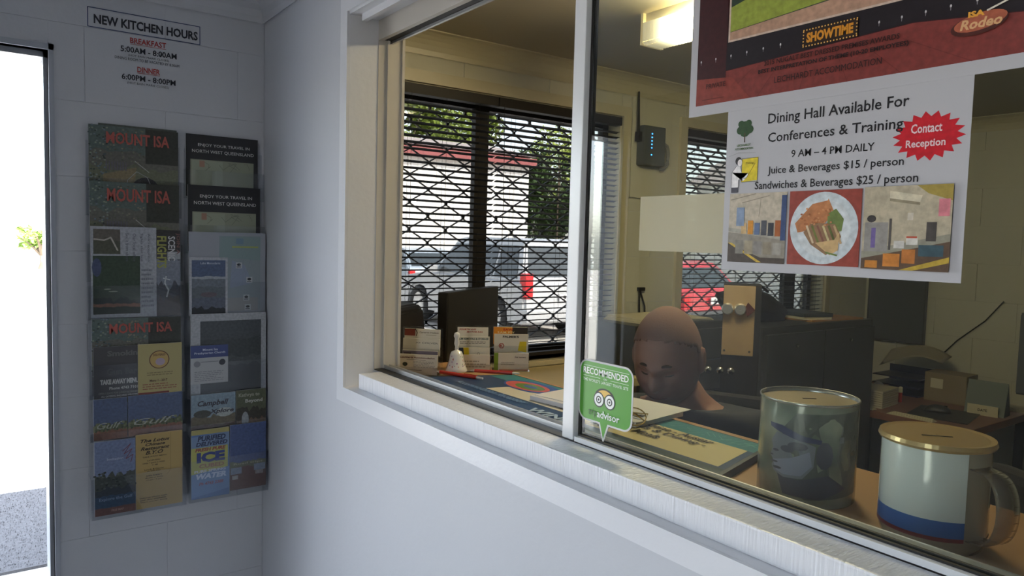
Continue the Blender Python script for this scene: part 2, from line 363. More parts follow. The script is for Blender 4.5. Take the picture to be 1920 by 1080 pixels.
# ---- windows 2 and 3 in the west wall
def west_window(name, y0, y1, z0, z1, ym, yw):
    w = struct(name, nb(), CREAMT)
    bm = nb()
    for (a, b, c, d) in rect_sub([(y0 - 0.045, z0 - 0.045, y1 + 0.045, z1 + 0.042)], (y0, z0, y1, z1)): box(bm, 0.0, 0.014, a, c, b, d)
    box(bm, -0.14, 0.0, y0, y0 + 0.006, z0, z1); box(bm, -0.14, 0.0, y1 - 0.006, y1, z0, z1); box(bm, -0.14, 0.0, y0, y1, z1 - 0.006, z1)
    link('architrave', bm, CREAMT, w)
    bm = nb(); box(bm, -0.14, 0.05, y0 - 0.05, y1 + 0.05, z0 - 0.02, z0, bev=0.003); link('window_sill', bm, CREAMT, w)
    bm = nb()
    for (a, b, c, d) in rect_sub(rect_sub([(y0 + 0.006, z0, y1 - 0.006, z1 - 0.006)], (y0 + 0.04, z0 + 0.045, ym - yw, z1 - 0.045)), (ym + yw, z0 + 0.045, y1 - 0.04, z1 - 0.045)): box(bm, -0.105, -0.075, a, c, b, d)
    link('window_frame', bm, BLIND, w)
    bm = nb(); box(bm, -0.092, -0.088, y0 + 0.03, y1 - 0.03, z0 + 0.03, z1 - 0.03); link('glass', bm, TINT, w)
    # diamond security grille: bent strips that touch at flats
    g = link('security_grille', box(box(nb(), -0.135, -0.115, y0, y1, z1 - 0.02, z1), -0.135, -0.115, y0, y1, z0, z0 + 0.02), GRILL, w)
    pw = 0.078; ph = 0.050; n = int((y1 - y0) / pw); t = 0.0038
    for i in range(n + 1):
        yc = y0 + 0.5 * pw + i * pw; 
        if yc > y1: break
        bm = nb(); z = z0; s = 1 if i % 2 else -1; path = []
        while z < z1:
            path += [(yc + s * pw / 2 * 0.97, z + 0.002), (yc + s * pw / 2 * 0.97, z + 0.010)]; s = -s; z += ph
        for (a, b), (c, d) in zip(path, path[1:]):
            a = min(max(a, y0), y1); c = min(max(c, y0), y1)
            vs = [bm.verts.new(q) for q in ((-0.127, a - t, b), (-0.127, a + t, b), (-0.118, a + t, b), (-0.118, a - t, b), (-0.127, c - t, d), (-0.127, c + t, d), (-0.118, c + t, d), (-0.118, c - t, d))]
            for f in ((0, 1, 5, 4), (1, 2, 6, 5), (2, 3, 7, 6), (3, 0, 4, 7)): bm.faces.new([vs[q] for q in f])
        link('strand', bm, GRILL, g)
    return w
west_window('window_2', 0.415, 1.52, 1.085, 2.10, 0.855, 0.030)
west_window('window_3', 1.93, 3.14, 1.085, 2.10, 2.925, 0.050)
_slats = {}
def blind(y0, y1, z0, z1, label, xs=-0.006):
    b = thing('venetian_blind', label, 'blind', (xs, y0, z0), group='dark venetian blinds in the office windows')
    w = y1 - y0; h = z1 - z0
    link('head_rail', box(nb(), -0.02, 0.02, 0, w, h - 0.035, h, bev=0.002), BLIND, b)
    link('bottom_rail', box(nb(), -0.014, 0.014, 0, w, 0.0, 0.014, bev=0.002), BLIND, b)
    bm = nb(); q = [(-0.0125, -0.0008), (-0.006, 0.0008), (0, 0.0013), (0.006, 0.0008), (0.0125, -0.0008)]
    A = [[bm.verts.new((x, yy, z + dz)) for x, z in q] for yy in (0.002, w - 0.002) for dz in (0, 0.0006)]
    for i in range(4): bm.faces.new((A[1][i], A[3][i], A[3][i + 1], A[1][i + 1])); bm.faces.new((A[0][i + 1], A[2][i + 1], A[2][i], A[0][i]))
    for i in (0, 4): bm.faces.new((A[0][i], A[2][i], A[3][i], A[1][i]))
    me = None; z = 0.03; i = 0
    rnd = random.Random(int(y0 * 100))
    while z < h - 0.045:
        if me is None: s = link('slat', bm, BLIND, b, smooth=False); me = s.data
        else: s = bpy.data.objects.new('slat', me); COL.objects.link(s); s.parent = b
        s.location = (0, 0, z); s.rotation_euler = (0, R(-14 + rnd.uniform(-1, 1)), 0); z += 0.0225; i += 1
    bm = nb()
    for yy in (0.08, w / 2, w - 0.08):
        for xx in (-0.0135, 0.0135): tube(bm, [(xx, yy, 0.01), (xx, yy, h - 0.03)], 0.0007, 4)
    link('ladder_cord', bm, BLIND, b)
    return b
b1 = blind(0.425, 0.868, 1.10, 2.094, 'dark brown venetian blind left of the window mullion behind the card holders')
b2 = blind(0.872, 1.51, 1.10, 2.094, 'dark brown venetian blind beside the frame of the sliding pane')
b3 = blind(1.94, 3.13, 1.10, 2.094, 'wide dark brown venetian blind partly hidden behind the dining hall notice')
bm = nb(); tube(bm, [(0, 0, 0), (0.004, 0.002, -0.35), (0.0, 0.0, -0.72)], 0.0012, 5); 
o = link('blind_cord', bm, BLIND, b2, M=Matrix.Translation((0.024, 0.02, 0.97)))

# ================================================================== OUTSIDE
bm = nb(); box(bm, -60, -0.15, -30, 60, -0.30, -0.17); box(bm, 7.6, 40, -30, 60, -0.30, -0.17); box(bm, -0.15, 7.6, -30, -1.62, -0.30, -0.17); box(bm, -0.15, 7.6, 4.4, 60, -0.30, -0.17)
struct('ground', bm, CONC)
bm = nb(); N = 60
m_mat = mat('grey_blue_coir', (0.075, 0.075, 0.078), 0.95, bump=1.0, bscale=90, var=0.55, vscale=45)
mt_o = link('outdoor_mat', box(nb(), -3.33, -2.02, -1.9, 1.2, -0.17, -0.155), m_mat); tag(mt_o, 'grey textured mat lying on the ground outside the open door', 'mat')
bm = nb(); rnd = random.Random(3)
for i in range(11000):
    x = rnd.uniform(-3.32, -2.03); y = rnd.uniform(-1.1, 0.1); a = rnd.uniform(0, PI); l_ = rnd.uniform(0.003, 0.008); w_ = 0.002
    dx, dy = math.cos(a) * l_, math.sin(a) * l_; nx, ny = -math.sin(a) * w_, math.cos(a) * w_; z = -0.155
    h = rnd.uniform(0.004, 0.011)
    v = [bm.verts.new(p) for p in ((x - nx, y - ny, z), (x + nx, y + ny, z), (x + dx, y + dy, z + h))]; bm.faces.new(v)
link('mat_pile', bm, mat('coir_tufts', (0.12, 0.12, 0.125), 0.9, var=0.6, vscale=60), mt_o, kind='stuff')

def tree(x, y, h, r, n, seed, label, trunk_h, leafc, zsq=0.8, ls=0.16):
    t = thing('tree', label, 'tree', (x, y, -0.17)); rnd = random.Random(seed)
    bm = nb(); pts = [(0, 0, 0), (0.1, 0.05, trunk_h * 0.5), (0, 0, trunk_h), (0.1, 0, h * 0.75)]; tube(bm, pts, [0.16, 0.13, 0.10, 0.04], 8)
    for k in range(5):
        a = k * 1.3 + seed; tube(bm, [(0, 0, trunk_h * 0.9), (math.cos(a) * r * 0.4, math.sin(a) * r * 0.4, trunk_h + 0.5), (math.cos(a) * r * 0.75, math.sin(a) * r * 0.75, h * 0.75)], [0.07, 0.05, 0.02], 6)
    link('trunk', bm, mat('bark', (0.10, 0.075, 0.05), 0.9, var=0.3), t)
    cl = [(Vector((rnd.gauss(0, 1), rnd.gauss(0, 1), rnd.gauss(0, 1))).normalized() * rnd.uniform(0.3, 1.0), rnd.uniform(0.22, 0.42)) for _ in range(30)]
    V = []; F = []; cz = (trunk_h + h) / 2; hz = (h - trunk_h) / 2
    for i in range(n):
        c, cr = rnd.choice(cl); p = c + Vector((rnd.gauss(0, 1), rnd.gauss(0, 1), rnd.gauss(0, 1))).normalized() * cr * rnd.uniform(0.5, 1)
        P = Vector((p.x * r * 0.8, p.y * r * 0.8, cz + p.z * hz * zsq))
        u = Vector((rnd.gauss(0, 1), rnd.gauss(0, 1), rnd.gauss(0, 0.6))).normalized(); v = u.orthogonal().normalized(); v.rotate(Matrix.Rotation(rnd.uniform(0, 6.28), 3, u))
        s = ls * rnd.uniform(0.6, 1.2); b = len(V); V += [P - u * s, P + v * s * 0.4, P + u * s, P - v * s * 0.4]; F.append((b, b + 1, b + 2, b + 3))
    me = bpy.data.meshes.new('crown'); me.from_pydata(V, [], F); me.materials.append(mat('leaf_' + leafc, leafc, 0.5, var=0.5, vscale=3))
    o = bpy.data.objects.new('crown', me); COL.objects.link(o); o.parent = t; o['kind'] = 'stuff'
tree(-32, 14.0, 10.5, 4.8, 15000, 1, 'tall leafy tree behind the red-roofed white building, left', 1.8, '7d8f35', ls=0.2)
tree(-36, 21.5, 12, 5.0, 15000, 2, 'tall leafy tree behind the red-roofed white building, right', 1.8, '6f8030', ls=0.2)
tree(-26.5, 23.0, 7.5, 3.9, 12000, 3, 'dark bushy tree standing past the right end of the white building', 0.4, '33491f')
tree(-38, 33, 11, 5.0, 9000, 4, 'yellow-green tree far behind the bushy tree', 1.5, '8a9a3c')
tree(-26, 2.2, 5.2, 1.3, 700, 5, 'small thin tree seen through the open door', 1.5, '7d9440')
tree(-34, 1.4, 1.9, 1.2, 900, 6, 'low shrub far beyond the open door', 0.6, '6f8a3a')
# white building with red fascia
bd = thing('building', 'long white building with a red roof edge seen behind the cars', 'building', (-20, 9.6, -0.17))
bm = nb(); nseg = 36; L = 6.6
for i in range(nseg):
    a = i * L / nseg; box(bm, -5 if i == 0 or i == nseg - 1 else -0.2, 0.0 if i % 2 else 0.012, a, a + L / nseg - 0.004, 0, 4.55)
link('wall_panel', bm, mat('white_steel_cladding', (0.62, 0.61, 0.58), 0.5), bd)
bm = nb(); box(bm, -5.4, 0.35, -3.6, L + 0.1, 4.5, 4.78); link('fascia', bm, mat('red_fascia', (0.22, 0.05, 0.05), 0.5), bd)
bm = nb(); prism(bm, [(-5.4, 4.86), (0.35, 4.86), (-2.5, 5.5)], -3.6, L + 0.1, 'y'); link('roof', bm, mat('grey_roof_sheet', (0.35, 0.3, 0.28), 0.5), bd)
bm = nb(); box(bm, -5, -0.6, -3.5, -0.05, 0, 4.5); link('shaded_bay', bm, mat('bay_shade_brown', (0.16, 0.12, 0.10), 0.8), bd)  # shade at the building's left end put into a dark brown colour
ws = thing('shed', 'plain white shed seen through the second office window', 'building', (-9, 17.5, -0.17))
bm = nb()
for i in range(30): box(bm, i * 0.4 - 4, i * 0.4 - 3.62, 0.0 if i % 2 else 0.03, 3, 0, 3.6)
link('wall_panel', bm, MATS['white_steel_cladding'], ws); bm = nb(); prism(bm, [(-0.3, 3.6), (3.4, 3.6), (1.5, 4.5)], -4.3, 8.3, 'x'); link('roof', bm, MATS['grey_roof_sheet'], ws)
# palisade fence
fe = thing('fence', 'white metal picket fence at the left end of the white building', 'fence', (-19, 6.4, -0.17))
for i in range(26): link('picket', box(nb(), -0.015, 0.015, i * 0.11, i * 0.11 + 0.035, 0.05, 2.5), ALU, fe)
link('rail', box(box(nb(), -0.02, 0.02, 0, 2.8, 0.3, 0.34), -0.02, 0.02, 0, 2.8, 2.3, 2.34), ALU, fe)

CARGL = mat('car_glass', (0.03, 0.04, 0.045), 0.08, spec=0.8); TYRE = mat('tyre_rubber', (0.02, 0.02, 0.02), 0.8); CHROME = mat('chrome', (0.7, 0.7, 0.7), 0.15, 1.0)
REDL = mat('red_lens', (0.55, 0.015, 0.02), 0.15); PLASG = mat('grey_trim_plastic', (0.06, 0.06, 0.065), 0.6)
def car(label, x, y, rz, paint, suv=True, plate='983'):
    """origin at rear left of the ground footprint; local x towards the front, y across, z up"""
    t = thing('car', label, 'car', (x, y, -0.17), rz)
    L, W, H = (4.7, 1.85, 1.77) if suv else (4.3, 1.75, 1.45)
    belt = 1.05 if suv else 0.92; wr = 0.37 if suv else 0.32; xr = 0.92; xf = xr + (2.75 if suv else 2.55)
    def arch(cx, up=True): return [(cx + (wr + 0.07) * math.cos(PI * k / 8), 0.30 + 0.08 + (wr + 0.02) * math.sin(PI * k / 8)) for k in range(9)]
    prof = [(0.05, 0.32), (0.0, 0.55), (0.03, belt - 0.1), (0.08, belt)] + ([(L - 1.55, belt + 0.03), (L - 0.35, belt - 0.12), (L - 0.05, belt - 0.3)]) + [(L, 0.55), (L - 0.05, 0.30)]
    prof += [(xf + wr + 0.07, 0.30)] + arch(xf) + [(xf - wr - 0.07, 0.28)] + [(xr + wr + 0.07, 0.28)] + arch(xr) + [(xr - wr - 0.07, 0.32)]
    bm = nb(); prism(bm, prof, 0, -W, 'y')
    bmesh.ops.bevel(bm, geom=[e for e in bm.edges if abs(e.verts[0].co.y - e.verts[1].co.y) < 1e-6 and min(e.verts[0].co.z, e.verts[1].co.z) > 0.5], offset=0.05, segments=3, affect='EDGES')
    link('body', bm, paint, t)
    bx = [(0.10, belt - 0.03), (L - 1.45, belt - 0.03), (L - 2.25, H - 0.04), (L - 2.5, H), (0.55, H), (0.28, H - 0.06)] if suv else [(0.10, belt - 0.03), (L - 1.25, belt - 0.03), (L - 2.05, H - 0.04), (L - 2.4, H), (0.95, H), (0.6, H - 0.06)]
    def ins(z): return 0.04 + 0.17 * max(0, (z - belt)) / (H - belt)
    bm = nb(); A = [bm.verts.new((a, -ins(b), b)) for a, b in bx]; B = [bm.verts.new((a, -W + ins(b), b)) for a, b in bx]
    fs = [bm.faces.new(A), bm.faces.new(B[::-1])] + [bm.faces.new((A[i], A[(i + 1) % 6], B[(i + 1) % 6], B[i])) for i in range(6)]
    bmesh.ops.recalc_face_normals(bm, faces=fs); bmesh.ops.bevel(bm, geom=list(bm.edges), offset=0.03, segments=2, affect='EDGES'); link('cabin', bm, paint, t)
    zb, zt = belt + 0.03, H - 0.13
    def xl(z, i0, i1): (a, b), (c, d) = bx[i0], bx[i1]; return a + (c - a) * (z - b) / (d - b)
    rb, rtp = xl(zb, 0, 5) + 0.14, xl(zt, 0, 5) + 0.12; fb, ft = xl(zb, 1, 2) - 0.10, xl(zt, 1, 2) - 0.08
    ks = [0.0, 0.27, 0.60, 1.0]
    for side in (0, 1):
        for i in range(3):
            g = 0.035; q = [(rb + (fb - rb) * ks[i] + g, zb), (rb + (fb - rb) * ks[i + 1] - g, zb), (rtp + (ft - rtp) * ks[i + 1] - g, zt), (rtp + (ft - rtp) * ks[i] + g, zt)]
            bm = nb(); A = []; B = []
            for a, z in q:
                yy = -ins(z) if side == 0 else -W + ins(z); o_ = 0.006 if side == 0 else -0.006
                A.append(bm.verts.new((a, yy + o_, z))); B.append(bm.verts.new((a, yy - o_, z)))
            fs = [bm.faces.new(A), bm.faces.new(B[::-1])] + [bm.faces.new((A[k], B[k], B[(k + 1) % 4], A[(k + 1) % 4])) for k in range(4)]
            bmesh.ops.recalc_face_normals(bm, faces=fs); link('side_window', bm, CARGL, t)
    for nm, i0, i1, off in (('rear_window', 0, 5, -0.008), ('windscreen', 1, 2, 0.008)):
        bm = nb(); A = []
        for dx in (off, -off * 2):
            for yy, z in ((-0.16, zb + 0.03), (-W + 0.16, zb + 0.03), (-W + 0.24, zt), (-0.24, zt)): A.append(bm.verts.new((xl(z, i0, i1) + dx, yy, z)))
        fs = [bm.faces.new(A[:4]), bm.faces.new(A[4:][::-1])] + [bm.faces.new((A[k], A[(k + 1) % 4], A[4 + (k + 1) % 4], A[4 + k])) for k in range(4)]
        bmesh.ops.recalc_face_normals(bm, faces=fs); link(nm, bm, CARGL, t)
    for cx in (xr, xf):
        for yy, s in ((-0.12, 1), (-W + 0.12, -1)):
            Mx = Matrix.Translation((cx, yy, wr)) @ Matrix.Rotation(-s * PI / 2, 4, 'X')
            bm = nb(); lathe(bm, [(0.001, -0.11), (wr * 0.9, -0.11), (wr, -0.08), (wr, 0.08), (wr * 0.93, 0.115), (wr * 0.66, 0.12), (wr * 0.64, 0.09)], 28, M=Mx); w_ = link('wheel', bm, TYRE, t, smooth=True)
            bm = nb(); lathe(bm, [(wr * 0.65, 0.10), (wr * 0.6, 0.10), (wr * 0.55, 0.07), (wr * 0.15, 0.10), (0.001, 0.10)], 28, M=Mx); link('hub', bm, SILV, w_, smooth=True)
    for yy in (-0.01, -W + 0.17):
        link('tail_light', box(nb(), -0.012, 0.16, yy - 0.16, yy, belt - 0.30, belt + 0.13 if suv else belt - 0.05, bev=0.02), REDL, t)
        link('headlight', box(nb(), L - 0.22, L + 0.0, yy - 0.22 if yy > -0.5 else yy - 0.16, yy - 0.02, 0.62, 0.78, bev=0.02), CHROME, t)
    link('bumper', box(nb(), -0.09, 0.14, -W - 0.01, 0.01, 0.36, 0.58, bev=0.03), paint if suv else PLASG, t)
    np_ = link('number_plate', box(nb(), -0.035, -0.02, -W / 2 - 0.19, -W / 2 + 0.19, 0.70, 0.82), PAPER, t)
    f = Flat(); f.text(plate, -0.12, 0.02, 0.12, 0.10, '202a50', 0.03)
    V = [(-0.0365, -W / 2 - p[0], 0.70 + p[1]) for p in f.T[0][0]]; me = bpy.data.meshes.new('lettering'); me.from_pydata(V, [], f.T[0][1]); me.materials.append(BLACKP); q = bpy.data.objects.new('lettering', me); COL.objects.link(q); q.parent = np_
    for yy in (0.10, -W - 0.10):
        link('mirror', box(nb(), L - 1.85, L - 1.72, yy - 0.09, yy + 0.09, belt + 0.0, belt + 0.16, bev=0.03), paint, t)
    if suv:
        for yy in (-0.30, -W + 0.30): link('roof_rail', tube(nb(), [(0.7, yy, H - 0.01), (0.8, yy, H + 0.05), (L - 2.7, yy, H + 0.05), (L - 2.6, yy, H - 0.01)], 0.016, 6), PLASG, t)
    return t
SILVERP = mat('silver_car_paint', (0.42, 0.43, 0.44), 0.3, 0.2, coat=0.5)
# local y runs to negative across the car; rz = 180 deg turns front towards -x and the body to +y
car('silver four-wheel drive wagon parked with its tail to the office window', -7.4, 6.62, PI, SILVERP, True, '983')
car('pale blue-grey car parked beyond the silver wagon', -14.6, 8.3, PI, mat('blue_grey_car_paint', (0.32, 0.38, 0.44), 0.3, 0.2), False, '271')
car('red car parked outside the second office window', -6.0, 8.95, PI, mat('red_car_paint', (0.45, 0.02, 0.03), 0.3, coat=0.5), False, '640')

# ================================================================== OFFICE
# ---- counter
ct = thing('counter', 'pale wood laminate reception counter behind the service window', 'counter', (0, 0, 0))
bm = nb(); box(bm, 0.43, 3.3, 0.146, 0.485, 1.160, 1.19, bev=0.003); link('counter_top', bm, WOOD, ct)
bm = nb(); box(bm, 0.45, 3.3, 0.121, 0.16, 0.0, 1.16); link('back_panel', bm, CREAM, ct)
for x in (0.5, 1.6, 2.8): link('bracket', prism(nb(), [(0.16, 1.16), (0.42, 1.16), (0.16, 0.9)], x, x + 0.03, 'x'), WOOD, ct)
sb = thing('side_bench', 'low wooden ledge below the office window holding the black monitor', 'bench', (0, 0, 0))
bm = nb(); box(bm, 0.055, 0.42, 0.49, 1.27, 1.035, 1.065, bev=0.003); link('bench_top', bm, mat('yellow_pale_laminate', (0.50, 0.40, 0.20), 0.4), sb)
for y in (0.50, 1.23): link('end_panel', box(nb(), 0.06, 0.40, y, y + 0.025, 0, 1.035), WOOD, sb)
bm = nb(); box(bm, 0.055, 0.425, 0.125, 0.485, 1.13, 1.158); 
lb = thing('corner_shelf', 'dark shelf in the corner left of the counter under the black tower', 'shelf', (0, 0, 0)); link('shelf_board', bm, WOOD, lb); link('support_panel', box(nb(), 0.06, 0.42, 0.13, 0.155, 0, 1.13), WOOD, lb)
tw = thing('computer_tower', 'black upright computer tower at the far left end of the counter', 'computer', (0.285, 0.300, 1.158), R(36))
bm = nb(); prism(bm, [(-0.075, 0), (0.085, 0), (0.065, 0.18), (0.045, 0.195), (-0.075, 0.20)], -0.09, 0.09, 'y'); bmesh.ops.bevel(bm, geom=list(bm.edges), offset=0.006, segments=2, affect='EDGES')
link('case', bm, BLACKP, tw)
# monitor
mo = thing('monitor', 'black flat monitor seen from behind on the ledge before the barred window', 'monitor', (0.20, 0.64, 1.065), math.atan2(0.839, -0.54))
bm = nb(); box(bm, -0.21, 0.21, -0.018, 0.018, 0.105, 0.325, bev=0.005); link('screen_housing', bm, BLACKP, mo)
bm = nb(); box(bm, -0.20, 0.20, 0.0185, 0.0195, 0.115, 0.315); link('screen', bm, CARGL, mo)
bm = nb(); box(bm, -0.02, 0.02, -0.035, -0.018, 0.0, 0.20); box(bm, -0.08, 0.08, -0.06, 0.06, 0.0, 0.012, bev=0.003); link('stand', bm, BLACKP, mo)

# ---- batten light
la = thing('batten_light', 'lit fluorescent batten light with ribbed diffuser on the office ceiling', 'ceiling light', (0.655, 0.965, 2.27))
bm = nb(); box(bm, 0, 0.62, 0, 0.07, -0.045, 0.0, bev=0.002); link('base', bm, mat('lamp_metal', (0.6, 0.58, 0.5), 0.4), la)
bm = nb(); n = 50
prof = [(-0.012, -0.030), (-0.012, -0.088), (0.0, -0.096), (0.070, -0.096), (0.082, -0.088), (0.082, -0.030)]
for i in range(n):
    a = 0.006 + i * 0.608 / n
    for (p, q) in zip(prof, prof[1:]):
        d = 0.0012
        ny, nz = (q[1] - p[1]), -(q[0] - p[0]); ln = math.hypot(ny, nz); ny, nz = ny / ln * -d, nz / ln * -d
        v = [bm.verts.new(c) for c in ((a, p[0], p[1]), (a, q[0], q[1]), (a + 0.0075, q[0] - ny, q[1] - nz), (a + 0.0075, p[0] - ny, p[1] - nz), (a + 0.01216, q[0], q[1]), (a + 0.01216, p[0], p[1]))]
        bm.faces.new(v[:4]); bm.faces.new((v[3], v[2], v[4], v[5]))
md_ = bpy.data.materials.new('lit_diffuser'); md_.use_nodes = True; nn = md_.node_tree.nodes; ll = md_.node_tree.links; b_ = nn['Principled BSDF']
b_.inputs['Base Color'].default_value = (0.7, 0.66, 0.5, 1); b_.inputs['Emission Color'].default_value = (1.0, 0.84, 0.52, 1)
tc = nn.new('ShaderNodeTexCoord'); sx = nn.new('ShaderNodeSeparateXYZ'); mr = nn.new('ShaderNodeMapRange'); ll.new(tc.outputs['Object'], sx.inputs[0]); ll.new(sx.outputs['X'], mr.inputs[0])
mr.inputs['From Min'].default_value = 0.0; mr.inputs['From Max'].default_value = 0.14; mr.inputs['To Min'].default_value = 0.06 * LAMP_POWER; mr.inputs['To Max'].default_value = LAMP_POWER
pw_ = nn.new('ShaderNodeMath'); pw_.operation = 'POWER'; pw_.inputs[1].default_value = 3.2; ml_ = nn.new('ShaderNodeMath'); ml_.operation = 'MULTIPLY_ADD'; ml_.inputs[1].default_value = LAMP_POWER * 1.15; ml_.inputs[2].default_value = 0.45
mr.inputs['From Max'].default_value = 0.22; mr.inputs['To Min'].default_value = 0.0; mr.inputs['To Max'].default_value = 1.0
ll.new(mr.outputs[0], pw_.inputs[0]); ll.new(pw_.outputs[0], ml_.inputs[0]); ll.new(ml_.outputs[0], b_.inputs['Emission Strength'])
link('diffuser', bm, md_, la)
for xa in (-0.004, 0.614): link('end_cap', box(nb(), xa, xa + 0.010, -0.012, 0.082, -0.096, 0.0), mat('lamp_cap', (0.7, 0.6, 0.35), 0.4, emit=0.25, emitc=(1, 0.8, 0.4)), la)
bm = nb(); tube(bm, [(0.10, 0.035, -0.065), (0.52, 0.035, -0.065)], 0.013, 10); link('tube', bm, mat('lamp_tube', (1, 0.9, 0.7), 0.3, emit=6, emitc=(1, 0.85, 0.5)), la)

# ---- router and its backing box
bb = thing('wall_box', 'cream flush service panel on the wall behind the router', 'panel', (0.0, 1.572, 1.76)); link('cover', box(nb(), 0, 0.012, 0, 0.25, 0, 0.43, bev=0.003), CREAM, bb)
ro = thing('router', 'grey wall router with blue lights, antenna and looped cable', 'router', (0.013, 1.60, 1.90))
bm = nb(); box(bm, 0, 0.045, 0, 0.135, 0.0, 0.17, bev=0.008); link('case', bm, mat('grey_router_plastic', (0.10, 0.11, 0.12), 0.45), ro)
bm = nb()
for z in (0.135, 0.12, 0.105, 0.09, 0.075, 0.045): box(bm, 0.045, 0.047, 0.045, 0.050, z - 0.0025, z + 0.0025)
link('status_lights', bm, mat('blue_led', (0.05, 0.3, 1.0), 0.4, emit=4, emitc=(0.05, 0.35, 1.0)), ro)
bm = nb(); tube(bm, [(0.02, -0.01, 0.12), (0.022, -0.013, 0.16), (0.02, -0.016, 0.31)], [0.008, 0.006, 0.004], 8); box(bm, 0.008, 0.032, -0.018, 0.0, 0.10, 0.14); link('antenna', bm, BLACKP, ro)
for rr in (0.055, 0.048, 0.042):
    bm = nb(); tube(bm, [(0.02 + 0.002 * k % 0.01, 0.13 + rr * math.sin(PI * k / 12), 0.05 - 0.065 * math.cos(PI * k / 12) * rr / 0.055) for k in range(13)], 0.003, 6); link('cable', bm, mat('grey_cable', (0.2, 0.2, 0.2), 0.5), ro)
bm = nb(); tube(bm, [(0.006, 1.66, 1.36), (0.012, 1.655, 1.30), (0.012, 1.665, 1.15)], 0.004, 6); tube(bm, [(0.006, 1.66, 1.36), (0.012, 1.69, 1.28), (0.012, 1.70, 1.15)], 0.004, 6); box(bm, 0, 0.012, 1.65, 1.69, 1.35, 1.365)
tag(link('wall_cable', bm, BLACKP), 'black cable hanging in a loop down the wall behind the person', 'cable')

# ---- cabinets
def cabinet(name, label, x0, x1, y0, y1, zt, ndr, hands=True):
    t = thing(name, label, 'cabinet', (x0, y0, 0)); w = y1 - y0; d = x1 - x0
    bm = nb(); box(bm, 0, d - 0.02, 0, w, 0.03, zt, bev=0.004); box(bm, 0.03, d - 0.05, 0.03, w - 0.03, 0, 0.03); link('carcass', bm, DKGREY, t)
    h = (zt - 0.07) / ndr
    for i in range(ndr):
        f = link('drawer', box(nb(), d - 0.019, d, 0.015, w - 0.015, 0.05 + i * h, 0.05 + (i + 1) * h - 0.008, bev=0.002), DKGREY, t)
        if hands: link('handle', box(nb(), d, d + 0.008, w / 2 - 0.06, w / 2 + 0.06, 0.05 + (i + 0.55) * h, 0.05 + (i + 0.55) * h + 0.012, bev=0.002), mat('grey_metal_handle', (0.12, 0.12, 0.11), 0.3, 0.8), f)
    return t
cabinet('drawer_cabinet', 'dark steel stationery cabinet with shallow drawers behind the person', 0.02, 0.36, 1.30, 1.86, 1.245, 9)
t = thing('filing_cabinet', 'wide dark grey metal cupboard with a black bag on top', 'cabinet', (0.04, 1.90, 0))
bm = nb(); box(bm, 0, 0.44, 0, 0.88, 0.03, 1.225, bev=0.004); box(bm, 0.03, 0.40, 0.03, 0.85, 0, 0.03); link('carcass', bm, DKGREY, t)
for i in range(2):
    f = link('cupboard_door', box(nb(), 0.441, 0.46, 0.012 + i * 0.43, 0.436 + i * 0.43, 0.06, 1.195, bev=0.003), DKGREY, t)
    link('lock', lathe(nb(), [(0.008, 0), (0.008, 0.006), (0.001, 0.007)], 12, M=Matrix.Translation((0.46, 0.22 + i * 0.43, 1.14)) @ Matrix.Rotation(PI / 2, 4, 'Y')), CHROME, f)
# paper ream heaps on the drawer cabinet
for k, (x, y, w, l, a, hh, lab) in enumerate(((0.10, 1.36, 0.21, 0.297, 0.08, 0.020, 'loose stack of cream folders lying on the drawer cabinet'), (0.09, 1.62, 0.20, 0.20, -0.12, 0.012, 'thin pile of cream paper beside the folders on the drawer cabinet'))):
    t = thing('paper_stack', lab, 'papers', (x, y, 1.245), a)
    for j in range(3): link('sheet', box(nb(), 0 + j * 0.004, w + j * 0.004, j * 0.006, l - j * 0.01, j * hh / 3, (j + 1) * hh / 3 - 0.001), PAPERC, t)
# black bag, laptop and folders on filing cabinet
t = thing('bag', 'slumped black bag on top of the dark cupboard', 'bag', (0.27, 2.12, 1.225))
bm = nb(); bmesh.ops.create_icosphere(bm, subdivisions=4, radius=1)
for v in bm.verts:
    n_ = noise.noise(v.co * 1.7) * 0.16 + noise.noise(v.co * 4) * 0.06; v.co *= 1 + n_; v.co = Vector((v.co.x * 0.12, v.co.y * 0.20, max(0, v.co.z * 0.075 + 0.06 - 0.045 * v.co.y)))
link('bag_body', bm, mat('black_nylon', (0.012, 0.011, 0.011), 0.7, bump=0.4, bscale=40), t, smooth=True)
bm = nb(); tube(bm, [(0.02, -0.12 + 0.02 * k, 0.13 + 0.035 * math.sin(PI * k / 10)) for k in range(11)], 0.007, 6); link('bag_handle', bm, BLACKP, t)
t = thing('folder', 'grey-blue folder lying tilted beside the black bag', 'folder', (0.20, 2.36, 1.233), -0.25)
link('cover', box(nb(), 0, 0.22, 0, 0.17, 0.012, 0.03, bev=0.004), mat('grey_blue_card', (0.05, 0.06, 0.07), 0.5), t); link('page_block', box(nb(), 0.004, 0.216, 0.004, 0.166, 0.0, 0.012), PAPERC, t)
t = thing('paper_stack', 'tan papers under and beyond the folder on the dark cupboard', 'papers', (0.18, 2.34, 1.225), -0.05)
link('sheet', box(nb(), 0, 0.26, 0, 0.40, 0, 0.008), mat('tan_paper', (0.40, 0.22, 0.10), 0.6), t)

